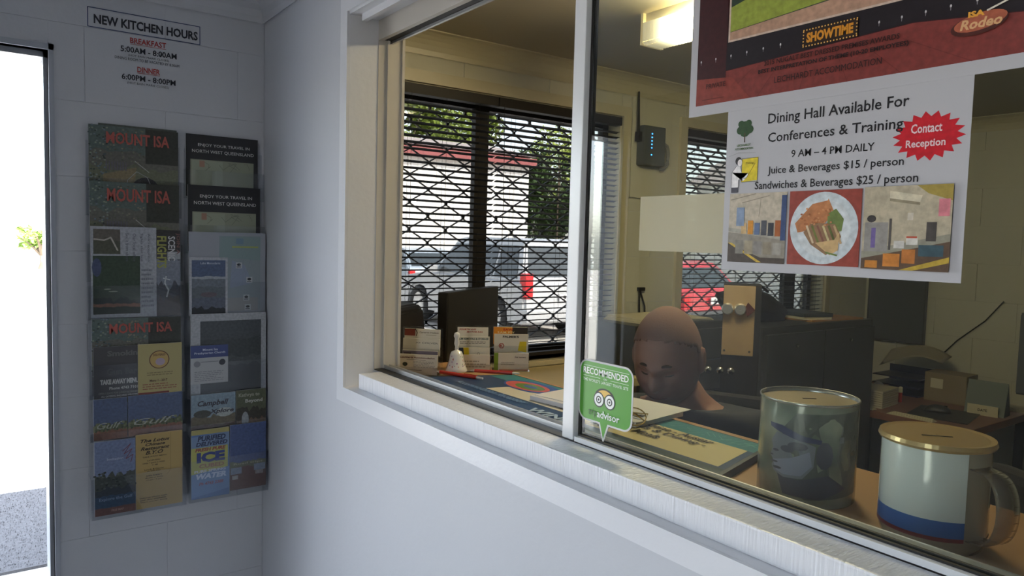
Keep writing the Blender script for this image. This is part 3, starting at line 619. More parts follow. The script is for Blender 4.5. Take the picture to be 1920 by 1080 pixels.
# ---- upright lock cabinet with twin lock cylinders
lc = thing('lock_cabinet', 'slim dark upright cabinet with a bronze lock plate right of the person', 'cabinet', (0.74, 1.39, 0), math.atan2(-0.79, 0.61) + PI / 2)
bm = nb(); box(bm, -0.055, 0.07, 0.0, 0.14, 0, 1.428, bev=0.003); link('case', bm, mat('near_black_steel', (0.016, 0.014, 0.013), 0.5), lc)
BRZ = mat('bronze_plate', (0.50, 0.36, 0.22), 0.35, 0.3, var=0.15, vscale=20)
pl = link('lock_plate', box(nb(), -0.054, 0.050, -0.008, 0.0, 1.185, 1.425, bev=0.002), BRZ, lc)
for x in (-0.040, 0.002):
    Mx = Matrix.Translation((x, -0.008, 1.345)) @ Matrix.Rotation(PI / 2, 4, 'X')
    link('lock_cylinder', lathe(nb(), [(0.020, 0), (0.020, 0.014), (0.016, 0.02), (0.004, 0.02), (0.004, 0.012), (0.001, 0.012)], 24, M=Mx), SILV, lc, smooth=False)
link('lock_housing', prism(nb(), [(0.026, 1.32), (0.05, 1.345), (0.026, 1.37), (0.015, 1.345)], -0.020, -0.008, 'y'), mat('dark_red_cap', (0.08, 0.02, 0.015), 0.4), lc)
for x in (-0.045, 0.038): link('screw', lathe(nb(), [(0.004, 0), (0.003, 0.002), (0.001, 0.0025)], 10, M=Matrix.Translation((x, -0.008, 1.20)) @ Matrix.Rotation(PI / 2, 4, 'X')), DKGREY, lc)
for x in (-0.095, -0.055, -0.02):
    Mx = Matrix.Translation((x, -0.03, 1.135)) @ Matrix.Rotation(PI / 2, 4, 'X')
    link('key_knob', lathe(nb(), [(0.006, -0.03), (0.006, 0), (0.013, 0.002), (0.013, 0.018), (0.009, 0.024), (0.001, 0.024)], 20, M=Mx), CHROME, lc, smooth=True)

# ---- grey board and far right corner
t = thing('notice_board', 'dark grey board fixed to the far office wall', 'board', (0.03, 3.575, 1.03))
link('board', box(nb(), 0.008, 0.322, 0, 0.02, 0.008, 0.732), mat('slate_board', (0.07, 0.075, 0.075), 0.7), t); bm = nb()
for (a, b, c, d) in rect_sub([(0, 0, 0.33, 0.74)], (0.008, 0.008, 0.322, 0.732)): box(bm, a, c, -0.004, 0.02, b, d)
link('board_frame', bm, DKGREY, t)
dk = thing('desk', 'brown wooden corner desk covered in papers at the far right', 'desk', (0, 0, 0))
bm = nb(); box(bm, 0.02, 0.93, 2.80, 3.59, 0.74, 0.775, bev=0.004); link('desk_top', bm, mat('red_brown_desk', (0.24, 0.10, 0.055), 0.4, var=0.15, vscale=12), dk)
for y in (2.83, 3.53):
    for x in (0.05, 0.85): link('leg', box(nb(), x, x + 0.045, y, y + 0.045, 0, 0.74), DKGREY, dk)
t = thing('carton', 'small cardboard carton with a pale label on the desk', 'box', (0.49, 3.33, 0.775), 0.05)
link('carton_body', box(nb(), 0, 0.20, 0, 0.15, 0, 0.15, bev=0.002), mat('cardboard', (0.28, 0.22, 0.13), 0.8), t); link('carton_label', box(nb(), 0.03, 0.09, -0.001, 0, 0.07, 0.12), PAPERC, t)
bm = nb(); nu, nv = 12, 6; g = []
for i in range(nu + 1):
    u = i / nu; r_ = []
    for j in range(nv + 1):
        v = j / nv; r_.append(bm.verts.new((u * 0.30, v * 0.18 + 0.02 * math.sin(u * 3), 0.07 * math.sin(u * PI * 0.75) - 0.055 * u * v + 0.01 + v * 0.075)))
    g.append(r_)
for i in range(nu):
    for j in range(nv): bm.faces.new((g[i][j], g[i + 1][j], g[i + 1][j + 1], g[i][j + 1]))
bmesh.ops.solidify(bm, geom=bm.faces[:], thickness=0.0012)
tag(link('curled_sheet', bm, PAPERC, M=Matrix.Translation((0.30, 3.22, 0.925)) @ Matrix.Rotation(0.15, 4, 'Z'), smooth=True), 'large curled sheet of cream card lying over the carton', 'paper')
t = thing('document_tray', 'dark blue plastic document tray under the curled sheet', 'tray', (0.21, 3.33, 0.775), 0.0)
NAVY = mat('navy_plastic', (0.012, 0.012, 0.05), 0.4)
for k in range(3): link('tray_shelf', box(box(nb(), 0, 0.25, 0, 0.2, 0.045 * k, 0.045 * k + 0.006), 0, 0.25, 0.19, 0.2, 0.045 * k, 0.045 * k + 0.045), NAVY, t)
t = thing('tape_dispenser', 'black tape dispenser with a silver roll on the desk', 'tape dispenser', (0.36, 3.15, 0.775), 0.3)
bm = nb(); prism(bm, [(-0.06, 0), (0.07, 0), (0.07, 0.02), (0.03, 0.03), (0.0, 0.06), (-0.05, 0.065), (-0.06, 0.03)], -0.02, 0.02, 'y'); link('base', bm, BLACKP, t)
link('tape_roll', lathe(nb(), [(0.015, -0.01), (0.03, -0.01), (0.03, 0.01), (0.015, 0.01)], 20, M=Matrix.Translation((-0.02, -0.001, 0.055)) @ Matrix.Rotation(PI / 2, 4, 'X')), SILV, t)
t = thing('marker_pen', 'short red marker standing on the desk by the tape dispenser', 'pen', (0.46, 3.14, 0.775)); link('barrel', lathe(nb(), [(0.001, 0), (0.009, 0), (0.009, 0.05)], 12), mat('red_plastic', (0.5, 0.03, 0.02), 0.35), t); link('cap', lathe(nb(), [(0.010, 0.05), (0.010, 0.075), (0.006, 0.08), (0.001, 0.08)], 12), PAPERC, t)
def flatthing(nm, lab, cat, x, y, z, w, l, h, a, m, group=None):
    return tag(link(nm, box(nb(), 0, w, 0, l, 0, h, bev=min(0.002, h * 0.3)), m, M=Matrix.Translation((x, y, z)) @ Matrix.Rotation(a, 4, 'Z')), lab, cat, group)
flatthing('desk_pad', 'dark rounded desk pad lying on the brown desk', 'desk pad', 0.62, 2.86, 0.775, 0.26, 0.30, 0.004, 0.2, BLACKP)
t = thing('mouse', 'dark computer mouse on the desk pad', 'mouse', (0.68, 3.06, 0.779), 0.4)
bm = nb(); bmesh.ops.create_icosphere(bm, subdivisions=3, radius=1)
for v in bm.verts: v.co = Vector((v.co.x * 0.06, v.co.y * 0.032, max(0, v.co.z) * 0.035))
link('shell', bm, DKGREY, t, smooth=True); link('wheel', box(nb(), 0.025, 0.04, -0.003, 0.003, 0.026, 0.033), BLACKP, t)
for k, (x, y, w, l, a, lab) in enumerate(((0.28, 2.81, 0.21, 0.04, 0.0, 'narrow sheaf of cream papers along the near edge of the brown desk, left'), (0.56, 2.805, 0.21, 0.045, 0.0, 'pale sheet at the near edge of the brown desk'), (0.72, 3.43, 0.2, 0.14, 0.0, 'yellowish papers spread at the right rear of the desk'))):
    t = thing('desk_papers', lab, 'papers', (x, y, 0.775), a)
    for j in range(4): link('sheet', box(nb(), 0.006 * j, w - 0.004 * j, 0.01 * j, l - 0.003 * j, 0.003 * j, 0.003 * j + 0.0025), PAPERC, t)
t = thing('paper_block', 'thick stack of yellowed paper behind the rear of the lock cabinet', 'papers', (0.30, 2.86, 0.775), 0.1)
for j in range(8): link('sheet', box(nb(), 0.002 * (j % 3), 0.20, 0.002 * (j % 2), 0.2, 0.011 * j, 0.011 * j + 0.009), PAPERC, t)
t = thing('desk_calendar', 'grey tented desk calendar with a small cream date card at the desk rear', 'calendar', (0.74, 3.20, 0.775), 0.1)
bm = nb(); prism(bm, [(0, 0), (0.10, 0), (0.05, 0.16)], 0, 0.17, 'x'); link('stand', bm, mat('grey_green_card', (0.16, 0.19, 0.17), 0.6), t)
o = link('date_card', box(nb(), 0.02, 0.15, -0.02, -0.017, 0.0, 0.05), PAPERC, t)
f = Flat(0.0); f.text('DATE', 0.065, 0.02, 0.105, 0.032, '202020', 0.03); me = bpy.data.meshes.new('lettering'); me.from_pydata([(p[0], -0.0206, p[1]) for p in f.T[0][0]], [], f.T[0][1]); me.materials.append(BLACKP); q = bpy.data.objects.new('lettering', me); COL.objects.link(q); q.parent = o
bm = nb(); tube(bm, [(0.44, 3.585, 0.97), (0.53, 3.59, 1.08), (0.66, 3.59, 1.20), (0.74, 3.59, 1.31)], 0.003, 6); tag(link('power_cord', bm, BLACKP), 'thin dark cord running diagonally up the far wall', 'cord')
t = thing('office_cabinet', 'blue-grey metal cupboard in the far right corner carrying a cream printer', 'cabinet', (1.15, 3.20, 0))
GB = mat('grey_blue_steel', (0.10, 0.11, 0.12), 0.5)
link('carcass', box(nb(), -0.20, 0.70, 0.02, 0.38, 0.9, 1.285, bev=0.004), GB, t)
link('lower_carcass', box(nb(), 0.0, 0.70, 0.02, 0.38, 0, 0.898, bev=0.004), GB, t)
for i in range(2): f = link('cupboard_door', box(nb(), -0.195 + i * 0.45, 0.245 + i * 0.45, 0.0, 0.018, 0.91, 1.275, bev=0.003), GB, t); link('handle', box(nb(), 0.20 + i * 0.06, 0.215 + i * 0.06, -0.012, 0, 1.05, 1.13, bev=0.002), CHROME, f)
t = thing('printer', 'cream office printer with dark paper slot on the corner cupboard', 'printer', (0.97, 3.22, 1.285))
PC = mat('cream_plastic', (0.36, 0.34, 0.24), 0.5)
link('printer_body', box(nb(), 0.0, 0.42, 0, 0.33, 0, 0.19, bev=0.008), PC, t); link('paper_tray', box(nb(), 0.10, 0.36, -0.02, 0.0, 0.03, 0.13, bev=0.003), PC, t)
link('paper_slot', box(nb(), 0.14, 0.30, -0.022, -0.02, 0.06, 0.09), BLACKP, t); link('scanner_lid', box(nb(), -0.01, 0.34, 0.0, 0.30, 0.192, 0.225, bev=0.004), PC, t)
t = thing('telephone', 'black desk telephone on top of the cream printer', 'telephone', (1.05, 3.27, 1.511), 0.2)
bm = nb(); prism(bm, [(0, 0), (0.18, 0), (0.18, 0.05), (0.0, 0.025)], 0, 0.16, 'x'); link('phone_base', bm, BLACKP, t); bm = nb(); tube(bm, [(0.03, 0.03, 0.05), (0.03, 0.09, 0.07), (0.03, 0.15, 0.065)], [0.022, 0.014, 0.022], 8); link('handset', bm, BLACKP, t)

# ---- office chair at right + person's chair
FAB = mat('black_fabric', (0.02, 0.02, 0.022), 0.9, bump=0.4, bscale=200)
def office_chair(label, x, y, rz, seat=0.47, bh=0.55):
    t = thing('office_chair', label, 'chair', (x, y, 0), rz, 'black office chairs')
    link('seat', box(nb(), -0.24, 0.24, -0.23, 0.23, seat - 0.07, seat, bev=0.025), FAB, t)
    bm = nb(); box(bm, -0.22, 0.22, 0.22, 0.28, seat + 0.12, seat + 0.12 + bh, bev=0.025); link('backrest', bm, FAB, t)
    link('back_bracket', box(nb(), -0.03, 0.03, 0.20, 0.30, seat - 0.05, seat + 0.3), BLACKP, t); link('post', tube(nb(), [(0, 0, 0.08), (0, 0, seat - 0.07)], 0.025, 12), DKGREY, t)
    for k in range(5):
        a = 2 * PI * k / 5; l_ = link('leg', tube(nb(), [(0, 0, 0.1), (0.29 * math.cos(a), 0.29 * math.sin(a), 0.07)], [0.025, 0.016], 8), BLACKP, t)
        link('castor', lathe(nb(), [(0.001, -0.012), (0.027, -0.012), (0.027, 0.012), (0.001, 0.012)], 16, M=Matrix.Translation((0.29 * math.cos(a), 0.29 * math.sin(a), 0.028)) @ Matrix.Rotation(PI / 2, 4, 'X')), BLACKP, l_)
    return t
office_chair('black office chair under the seated person', 1.015, 0.85, R(24.8), 0.45)
office_chair('black office chair with a high back standing right of the white mug', 1.86, 1.46, 2.7, 0.48, 0.44)

# ---- person : one continuous body grown with Skin then voxel remesh
def skin_mesh(chains, sub=2):
    me = bpy.data.meshes.new('s'); V = []; E = []; Rr = []; idx = {}
    def vid(p, r):
        k = tuple(round(c, 4) for c in p)
        if k not in idx: idx[k] = len(V); V.append(p); Rr.append(r)
        return idx[k]
    for ch in chains:
        pr = None
        for p, r in ch:
            i = vid(p, r)
            if pr is not None: E.append((pr, i))
            pr = i
    me.from_pydata(V, E, []); o = bpy.data.objects.new('s', me); COL.objects.link(o)
    m = o.modifiers.new('k', 'SKIN'); m.use_smooth_shade = True
    sk = me.skin_vertices[0].data if me.skin_vertices else None
    if sk is None:
        bm = bmesh.new(); bm.from_mesh(me); bm.verts.layers.skin.verify(); bm.to_mesh(me); bm.free(); sk = me.skin_vertices[0].data
    for i, r in enumerate(Rr): sk[i].radius = r if isinstance(r, tuple) else (r, r)
    sk[0].use_root = True
    s = o.modifiers.new('u', 'SUBSURF'); s.levels = sub; s.render_levels = sub
    dg = bpy.context.evaluated_depsgraph_get(); out = bpy.data.meshes.new_from_object(o.evaluated_get(dg)); bpy.data.objects.remove(o); return out
def remesh(meshes, vox, smooth=6):
    bm = bmesh.new()
    for m in meshes: bm.from_mesh(m)
    me = bpy.data.meshes.new('r'); bm.to_mesh(me); bm.free(); o = bpy.data.objects.new('r', me); COL.objects.link(o)
    m = o.modifiers.new('v', 'REMESH'); m.mode = 'VOXEL'; m.voxel_size = vox; m.use_smooth_shade = True
    if smooth: s = o.modifiers.new('c', 'SMOOTH'); s.iterations = smooth; s.factor = 0.5
    dg = bpy.context.evaluated_depsgraph_get(); out = bpy.data.meshes.new_from_object(o.evaluated_get(dg)); bpy.data.objects.remove(o)
    for p in out.polygons: p.use_smooth = True
    return out
HC = Vector((1.075, 0.660, 1.285)); F_ = Vector((0.42, -0.91, 0)).normalized(); Lh = Vector((F_.y, -F_.x, 0)) * -1   # Lh : person's left = image right
pitch = R(24); Fd = (F_ * math.cos(pitch) - Vector((0, 0, 1)) * math.sin(pitch)); Ud = (Vector((0, 0, 1)) * math.cos(pitch) + F_ * math.sin(pitch))
HM = Matrix(((Lh.x, Fd.x, Ud.x, HC.x), (Lh.y, Fd.y, Ud.y, HC.y), (Lh.z, Fd.z, Ud.z, HC.z), (0, 0, 0, 1)))
def g(x, s): return math.exp(-(x / s) ** 2)
def head_mesh(scale=1.0, hair=False):
    bm = bmesh.new(); bmesh.ops.create_uvsphere(bm, u_segments=72, v_segments=54, radius=1); kill = []
    for v in bm.verts:
        n = v.co.copy(); x, y, z = n
        w = 0.080; d = 0.101; h = 0.122
        px, py, pz = x * w, y * d, z * h
        if z < 0: px *= 1 + 0.16 * (-z) * (1 + z * 0.5); py = py * (1 - 0.05 * -z) + (0.012 * -z if y > 0 else 0); 
        if z > 0.1 and y < 0: py *= 1.05
        if y < -0.2 and z < -0.3: py *= 0.8; 
        if y > 0:
            ax, az = px, pz
            py += 0.034 * g(ax, 0.013) * g(az + 0.022, 0.017) + 0.012 * g(ax, 0.009) * g(az - 0.002, 0.02)
            py += 0.010 * g(az - 0.022, 0.010) * g(ax, 0.05)
            for s in (-1, 1): py -= 0.018 * g(ax - s * 0.031, 0.016) * g(az - 0.004, 0.011); py += 0.005 * g(ax - s * 0.031, 0.011) * g(az - 0.002, 0.007); py += 0.004 * g(ax - s * 0.045, 0.02) * g(az + 0.025, 0.02)
            py += 0.010 * g(ax, 0.024) * (g(az + 0.052, 0.006) + g(az + 0.062, 0.006)) - 0.003 * g(az + 0.057, 0.003) * g(ax, 0.024)
            py += 0.009 * g(ax, 0.02) * g(az + 0.093, 0.016)
        if hair:
            yy = max(-1, min(1, y)); lim = 0.012 + (0.075 * yy if yy > 0 else 0.065 * yy)
            if yy > 0.15: lim += 0.012
            if pz < lim: kill.append(v)
        v.co = Vector((px, py, pz)) * scale
    if hair: bmesh.ops.delete(bm, geom=kill, context='VERTS'); bmesh.ops.solidify(bm, geom=bm.faces[:], thickness=-0.003)
    else:
        for s in (-1, 1):
            r = bmesh.ops.create_uvsphere(bm, u_segments=16, v_segments=12, radius=1)['verts']
            for v in r:
                c = v.co.copy(); dish = 0.004 * g(c.y, 0.6) * g(c.z, 0.6); v.co = Vector((s * (0.084 + c.x * 0.010 + abs(c.y) * 0.002 - (dish if c.x * s > 0 else 0)), -0.008 + c.y * 0.019 - 0.004 * c.z, -0.008 + c.z * 0.032 - 0.006 * c.y))
    bmesh.ops.transform(bm, matrix=HM, verts=bm.verts)
    me = bpy.data.meshes.new('h'); bm.to_mesh(me); bm.free(); return me
def W(l, f, z): return tuple(Vector((1.035, 0.80, 0)) + Lh * l + F_ * f + Vector((0, 0, z)))
pel = W(0, -0.06, 0.55); nk = W(0, 0.085, 1.17); hb = tuple(HC + Ud * -0.06 - Fd * 0.035)
torso = [(pel, (0.13, 0.11)), (W(0, -0.04, 0.68), (0.14, 0.115)), (W(0, 0.02, 0.86), (0.145, 0.115)), (W(0, 0.06, 1.05), (0.125, 0.095)), (nk, (0.062, 0.06)), (hb, (0.055, 0.055))]
chest = W(0, 0.06, 1.05)
arms = []; hands = []
for s in (-1, 1):
    sh = W(s * 0.185, 0.06, 1.105); el = W(s * 0.235, 0.12, 0.76); wr_ = W(s * 0.13, 0.33, 0.70)
    arms.append([(chest, (0.12, 0.095)), (sh, 0.060), (el, 0.043), (wr_, 0.027), (W(s * 0.11, 0.37, 0.70), (0.036, 0.018)), (W(s * 0.10, 0.41, 0.70), (0.036, 0.014))])
    for k in range(4):
        o_ = (k - 1.5) * 0.019; ln = (0.062, 0.072, 0.067, 0.052)[k]
        hands.append(skin_mesh([[(W(s * 0.10 + o_, 0.40, 0.702), 0.0095), (W(s * 0.10 + o_, 0.43, 0.703), 0.0092), (W(s * 0.10 + o_, 0.43 + ln * 0.55, 0.697), 0.0085), (W(s * 0.10 + o_, 0.43 + ln, 0.680), 0.0075)]], 1))
    hands.append(skin_mesh([[(W(s * 0.09, 0.365, 0.70), 0.012), (W(s * 0.06, 0.39, 0.698), 0.011), (W(s * 0.045, 0.42, 0.69), 0.009)]], 1))
legs = []
for s in (-1, 1): legs.append([(pel, (0.13, 0.11)), (W(s * 0.10, 0.0, 0.54), 0.085), (W(s * 0.14, 0.30, 0.53), 0.062), (W(s * 0.14, 0.33, 0.12), 0.040), (W(s * 0.15, 0.43, 0.045), 0.04)])
body_m = remesh([skin_mesh([torso] + arms + legs), head_mesh()] + hands, 0.0045, 3)
pe = thing('person', 'bald person in a dark navy shirt, head bowed, seated behind the counter', 'person', (1.035, 0.80, 0))
Pinv = Matrix.Translation((-1.035, -0.80, 0))
def pchild(name, me, m):
    me.transform(Pinv); me.materials.clear(); me.materials.append(m); me.name = name
    for p in me.polygons: p.use_smooth = True
    o = bpy.data.objects.new(name, me); COL.objects.link(o); o.parent = pe; return o
SKIN = mat('skin', (0.25, 0.13, 0.10), 0.5, var=0.12, vscale=30); SKIN.node_tree.nodes['Principled BSDF'].inputs['Subsurface Weight'].default_value = 0.05
pchild('body', body_m, SKIN)
pchild('hair', head_mesh(1.010, True), mat('shaved_hair', (0.18, 0.10, 0.08), 0.9, bump=0.5, bscale=400))
def hp(x, y, z): return tuple(HM @ Vector((x, y, z)))
for sd_ in (-1, 1):
    bm = nb(); tube(bm, [hp(sd_ * (0.014 + 0.007 * k), 0.099 - 0.0022 * k * k * 0.5, 0.026 + 0.004 * math.sin(k)) for k in range(6)], [0.002, 0.0035, 0.004, 0.0035, 0.003, 0.0015], 6); me = bpy.data.meshes.new('eyebrow'); bm.to_mesh(me); bm.free(); pchild('eyebrow', me, mat('brow_hair', (0.05, 0.03, 0.02), 0.9))
    bm = nb(); tube(bm, [hp(sd_ * (0.019 + 0.005 * k), 0.0905 - 0.0012 * k * k * 0.5, 0.0 - 0.002 * math.sin(PI * k / 5)) for k in range(6)], [0.0008, 0.0016, 0.0018, 0.0018, 0.0015, 0.0008], 6); me = bpy.data.meshes.new('eyelashes'); bm.to_mesh(me); bm.free(); pchild('eyelashes', me, MATS['brow_hair'])
bm = nb(); tube(bm, [hp(0.006 * k - 0.024, 0.107 - 0.0009 * (k - 4) ** 2 * 0.6, -0.0575) for k in range(9)], [0.0008] + [0.0017] * 7 + [0.0008], 6); me = bpy.data.meshes.new('mouth'); bm.to_mesh(me); bm.free(); pchild('mouth', me, mat('lip', (0.13, 0.05, 0.045), 0.5))
def grow(ch, d): return [(p, (r[0] + d, r[1] + d) if isinstance(r, tuple) else r + d) for p, r in ch]
sleeves = [grow([a[0], a[1], (tuple(Vector(a[1][0]).lerp(Vector(a[2][0]), 0.75)), 0.048)], 0.016) for a in arms]
pchild('shirt', remesh([skin_mesh([grow(torso[:4] + [(W(0, 0.07, 1.15), (0.060, 0.058))], 0.016)] + sleeves)], 0.007, 4), mat('navy_shirt', (0.018, 0.022, 0.035), 0.8, bump=0.5, bscale=25))
pchild('trousers', remesh([skin_mesh([grow([a[0], a[1], a[2], (tuple(Vector(a[3][0]) + Vector((0, 0, 0.03))), 0.045)], 0.014) for a in legs])], 0.008, 4), mat('black_trousers', (0.02, 0.02, 0.022), 0.9))
for s in (-1, 1):
    bm = nb(); bmesh.ops.create_icosphere(bm, subdivisions=3, radius=1)
    for v in bm.verts: v.co = Vector((v.co.x * 0.05, v.co.y * 0.14, max(-0.35, v.co.z) * 0.055))
    a = math.atan2(F_.y, F_.x) - PI / 2
    me = bpy.data.meshes.new('shoe'); bmesh.ops.transform(bm, matrix=Matrix.Translation(Vector(W(s * 0.15, 0.42, 0.025))) @ Matrix.Rotation(a, 4, 'Z'), verts=bm.verts); bm.to_mesh(me); bm.free(); pchild('shoe', me, BLACKP)

# ================================================================== ON THE COUNTER
Z0 = 1.19
# long counter mat
Q = [(0.655, 0.190), (1.595, 0.205), (1.535, 0.425), (0.745, 0.430)]
bm = nb(); prism(bm, Q, Z0, Z0 + 0.013, 'z'); cm = link('counter_mat', bm, mat('dark_teal_edge', (0.018, 0.035, 0.05), 0.5)); tag(cm, 'long blue printed display board lying flat along the counter', 'counter mat')
f = Flat(Z0 + 0.013)
def bil(u, v):
    a = Vector(Q[0]).lerp(Vector(Q[1]), u); b = Vector(Q[3]).lerp(Vector(Q[2]), u); p = a.lerp(b, v); return (p.x, p.y)
def qd(u0, v0, u1, v1, c): f.poly([bil(u0, v0), bil(u1, v0), bil(u1, v1), bil(u0, v1)], c)
qd(0.01, 0.02, 0.99, 0.98, '1d3f66'); f.up(); qd(0.01, 0.72, 0.99, 0.98, '2f7d86'); qd(0.60, 0.02, 0.99, 0.16, '1c3b3c'); f.up()
qd(0.20, 0.30, 0.60, 0.70, 'c9c3ae'); qd(0.56, 0.18, 0.975, 0.72, 'cdbf8c'); f.up()
f.poly([bil(0.02, 0.30), bil(0.55, 0.20), bil(0.55, 0.02), bil(0.02, 0.02)], '16406f'); f.up()
c = bil(0.22, 0.74); f.ell(c[0], c[1], 0.095, 0.048, '2a4f9c'); f.up(); f.ell(c[0] - 0.01, c[1] - 0.004, 0.075, 0.037, 'c0524e'); f.up(); f.ell(c[0], c[1] - 0.004, 0.050, 0.025, '5e7f35'); f.up(); f.ell(c[0], c[1] - 0.003, 0.025, 0.010, '3b5f9c'); f.up()
rnd = random.Random(5)
for k in range(40):
    a = rnd.uniform(0.6, 0.97); f.line([bil(a, rnd.uniform(0.74, 0.9)), bil(a + 0.02, rnd.uniform(0.8, 0.96))], 0.001, '6fb3a8')
f.up()
for t_, u0, v0, u1, v1 in (('Check in', 0.38, 0.58, 0.50, 0.68), ('OUT - Time', 0.36, 0.47, 0.52, 0.56), ('Check out', 0.38, 0.36, 0.50, 0.45), ('Routine - Austar', 0.68, 0.60, 0.90, 0.70), ('Meals & Dining -', 0.66, 0.47, 0.90, 0.58), ('- Crib Meals', 0.64, 0.34, 0.80, 0.45), ('Week', 0.62, 0.22, 0.69, 0.33)):
    p = bil(u0, v0); q_ = bil(u1, v1); f.text(t_, p[0], p[1], q_[0], q_[1], '1c1c1c', 0.02, shear=0.0)
p = bil(0.46, 0.05); q_ = bil(0.60, 0.17); f.text('WINE', p[0], p[1], q_[0], q_[1], 'a9c0d8', 0.03)
p = bil(0.10, 0.16); q_ = bil(0.40, 0.27); f.text('Accommodation Reception', p[0], p[1], q_[0], q_[1], '6f93bd', 0.01)
f.build(cm)
# paper stack on mat
t = thing('paper_stack', 'stack of white paper lying on the display board by the pane frame', 'papers', (1.02, 0.275, Z0 + 0.0145), 0.10)
bm = nb(); box(bm, 0, 0.30, 0, 0.155, 0, 0.010, bev=0.001); link('page_block', bm, PAPER, t)
bm = nb(); box(bm, 0.005, 0.31, 0.01, 0.165, 0.0103, 0.0115, M=Matrix.Rotation(0.05, 4, 'Z')); sh_ = link('sheet', bm, PAPER, t)
f = Flat(0.012); f.line([(0.02, 0.10), (0.12, 0.03)], 0.006, '141414'); f.text('DE', 0.245, 0.03, 0.285, 0.055, '222222', 0.04); f.build(t)
# folded eyeglasses
GOLD = mat('gold_wire', (0.75, 0.58, 0.28), 0.2, 1.0)
t = thing('eyeglasses', 'folded gold wire-framed eyeglasses lying on the white papers', 'eyeglasses', (1.285, 0.285, Z0 + 0.036), 0.55)
for s in (-1, 1):
    bm = nb(); tube(bm, [(s * 0.034 + 0.024 * math.cos(2 * PI * k / 20), 0.0, 0.0 + 0.017 * math.sin(2 * PI * k / 20)) for k in range(21)], 0.0013, 6, False); rm = link('rim', bm, GOLD, t)
    bm = nb(); lathe(bm, [(0.001, 0), (0.0235, 0)], 20, M=Matrix.Translation((s * 0.034, 0, 0)) @ Matrix.Rotation(PI / 2, 4, 'X') @ Matrix.Diagonal((1, 0.7, 1, 1))); link('lens', bm, ACRYL, rm)
    bm = nb(); tube(bm, [(s * 0.060, 0, 0.006), (s * 0.060, 0.008, 0.006), (-s * 0.035, 0.014 + 0.004 * s, 0.002), (-s * 0.055, 0.014 + 0.004 * s, -0.010)], 0.0014, 6); link('temple', bm, GOLD, t)
bm = nb(); tube(bm, [(-0.010, 0, 0.004), (0, -0.001, 0.008), (0.010, 0, 0.004)], 0.0012, 6); link('bridge', bm, GOLD, t)
# pens
REDP = mat('red_plastic', (0.5, 0.03, 0.02), 0.35)
def pen(label, p0, p1):
    a = Vector(p0); b = Vector(p1); t = thing('pen', label, 'pen', a, math.atan2(b.y - a.y, b.x - a.x), 'red pens on the counter'); L = (b - a).length
    link('tip', tube(nb(), [(0, 0, 0.0048), (0.012, 0, 0.0048)], [0.001, 0.0035], 10), PAPER, t)
    link('barrel', tube(nb(), [(0.012, 0, 0.0048), (L * 0.45, 0, 0.0048), (L * 0.86, 0, 0.0048)], [0.0045, 0.0048, 0.0045], 12), REDP, t)
    link('button', tube(nb(), [(L * 0.86, 0, 0.0048), (L, 0, 0.0048)], [0.0028, 0.0025], 10), PAPER, t)
    link('clip', box(nb(), L * 0.60, L * 0.88, -0.001, 0.001, 0.0093, 0.0108), REDP, t)
pen('plain red ballpoint pen lying nearest the window on the counter', (0.635, 0.258, Z0 + 0.013), (0.775, 0.312, Z0 + 0.013))
pen('red ballpoint pen with pale grip behind the nearer red pen', (0.665, 0.345, Z0 + 0.013), (0.765, 0.435, Z0 + 0.013))
# bell
be = thing('hand_bell', 'small white china bell with floral print on the counter', 'bell', (0.637, 0.318, Z0 + 0.014))
CHINA = mat('white_china', (0.74, 0.73, 0.70), 0.12, coat=0.6)
link('bell_body', lathe(nb(), [(0.029, 0), (0.0305, 0.003), (0.026, 0.012), (0.020, 0.030), (0.0175, 0.045), (0.014, 0.053), (0.005, 0.057), (0.0045, 0.06), (0.001, 0.06)], 32), CHINA, be, smooth=True)
link('bell_handle', lathe(nb(), [(0.001, 0.058), (0.006, 0.060), (0.0045, 0.066), (0.0075, 0.074), (0.006, 0.088), (0.009, 0.095), (0.007, 0.103), (0.001, 0.106)], 20), CHINA, be, smooth=True)
bm = nb(); rnd = random.Random(8)
for k in range(26):
    a = rnd.uniform(-2.6, 0.6); z = rnd.uniform(0.012, 0.045); r_ = 0.0275 - (z / 0.045) * 0.0085
    r_ = 0.0262 + (0.0202 - 0.0262) * min(1, max(0, (z - 0.012) / 0.018)) if z < 0.03 else 0.0202 + (0.0178 - 0.0202) * (z - 0.03) / 0.015
    c = Vector((r_ * math.cos(a), r_ * math.sin(a), z)); n_ = Vector((math.cos(a), math.sin(a), 0)); u = Vector((-math.sin(a), math.cos(a), 0))
    s = rnd.uniform(0.0014, 0.0028); vs = [bm.verts.new(c + n_ * 0.0006 + u * s * math.cos(2 * PI * j / 7) * (1 if j % 2 else 0.5) + Vector((0, 0, s * math.sin(2 * PI * j / 7)))) for j in range(7)]; fc = bm.faces.new(vs); fc.material_index = k % 3
link('floral_print', bm, [mat('mauve_ink', (0.30, 0.14, 0.35), 0.3), mat('pink_ink', (0.5, 0.15, 0.15), 0.3), mat('green_ink', (0.10, 0.22, 0.10), 0.3)], be)

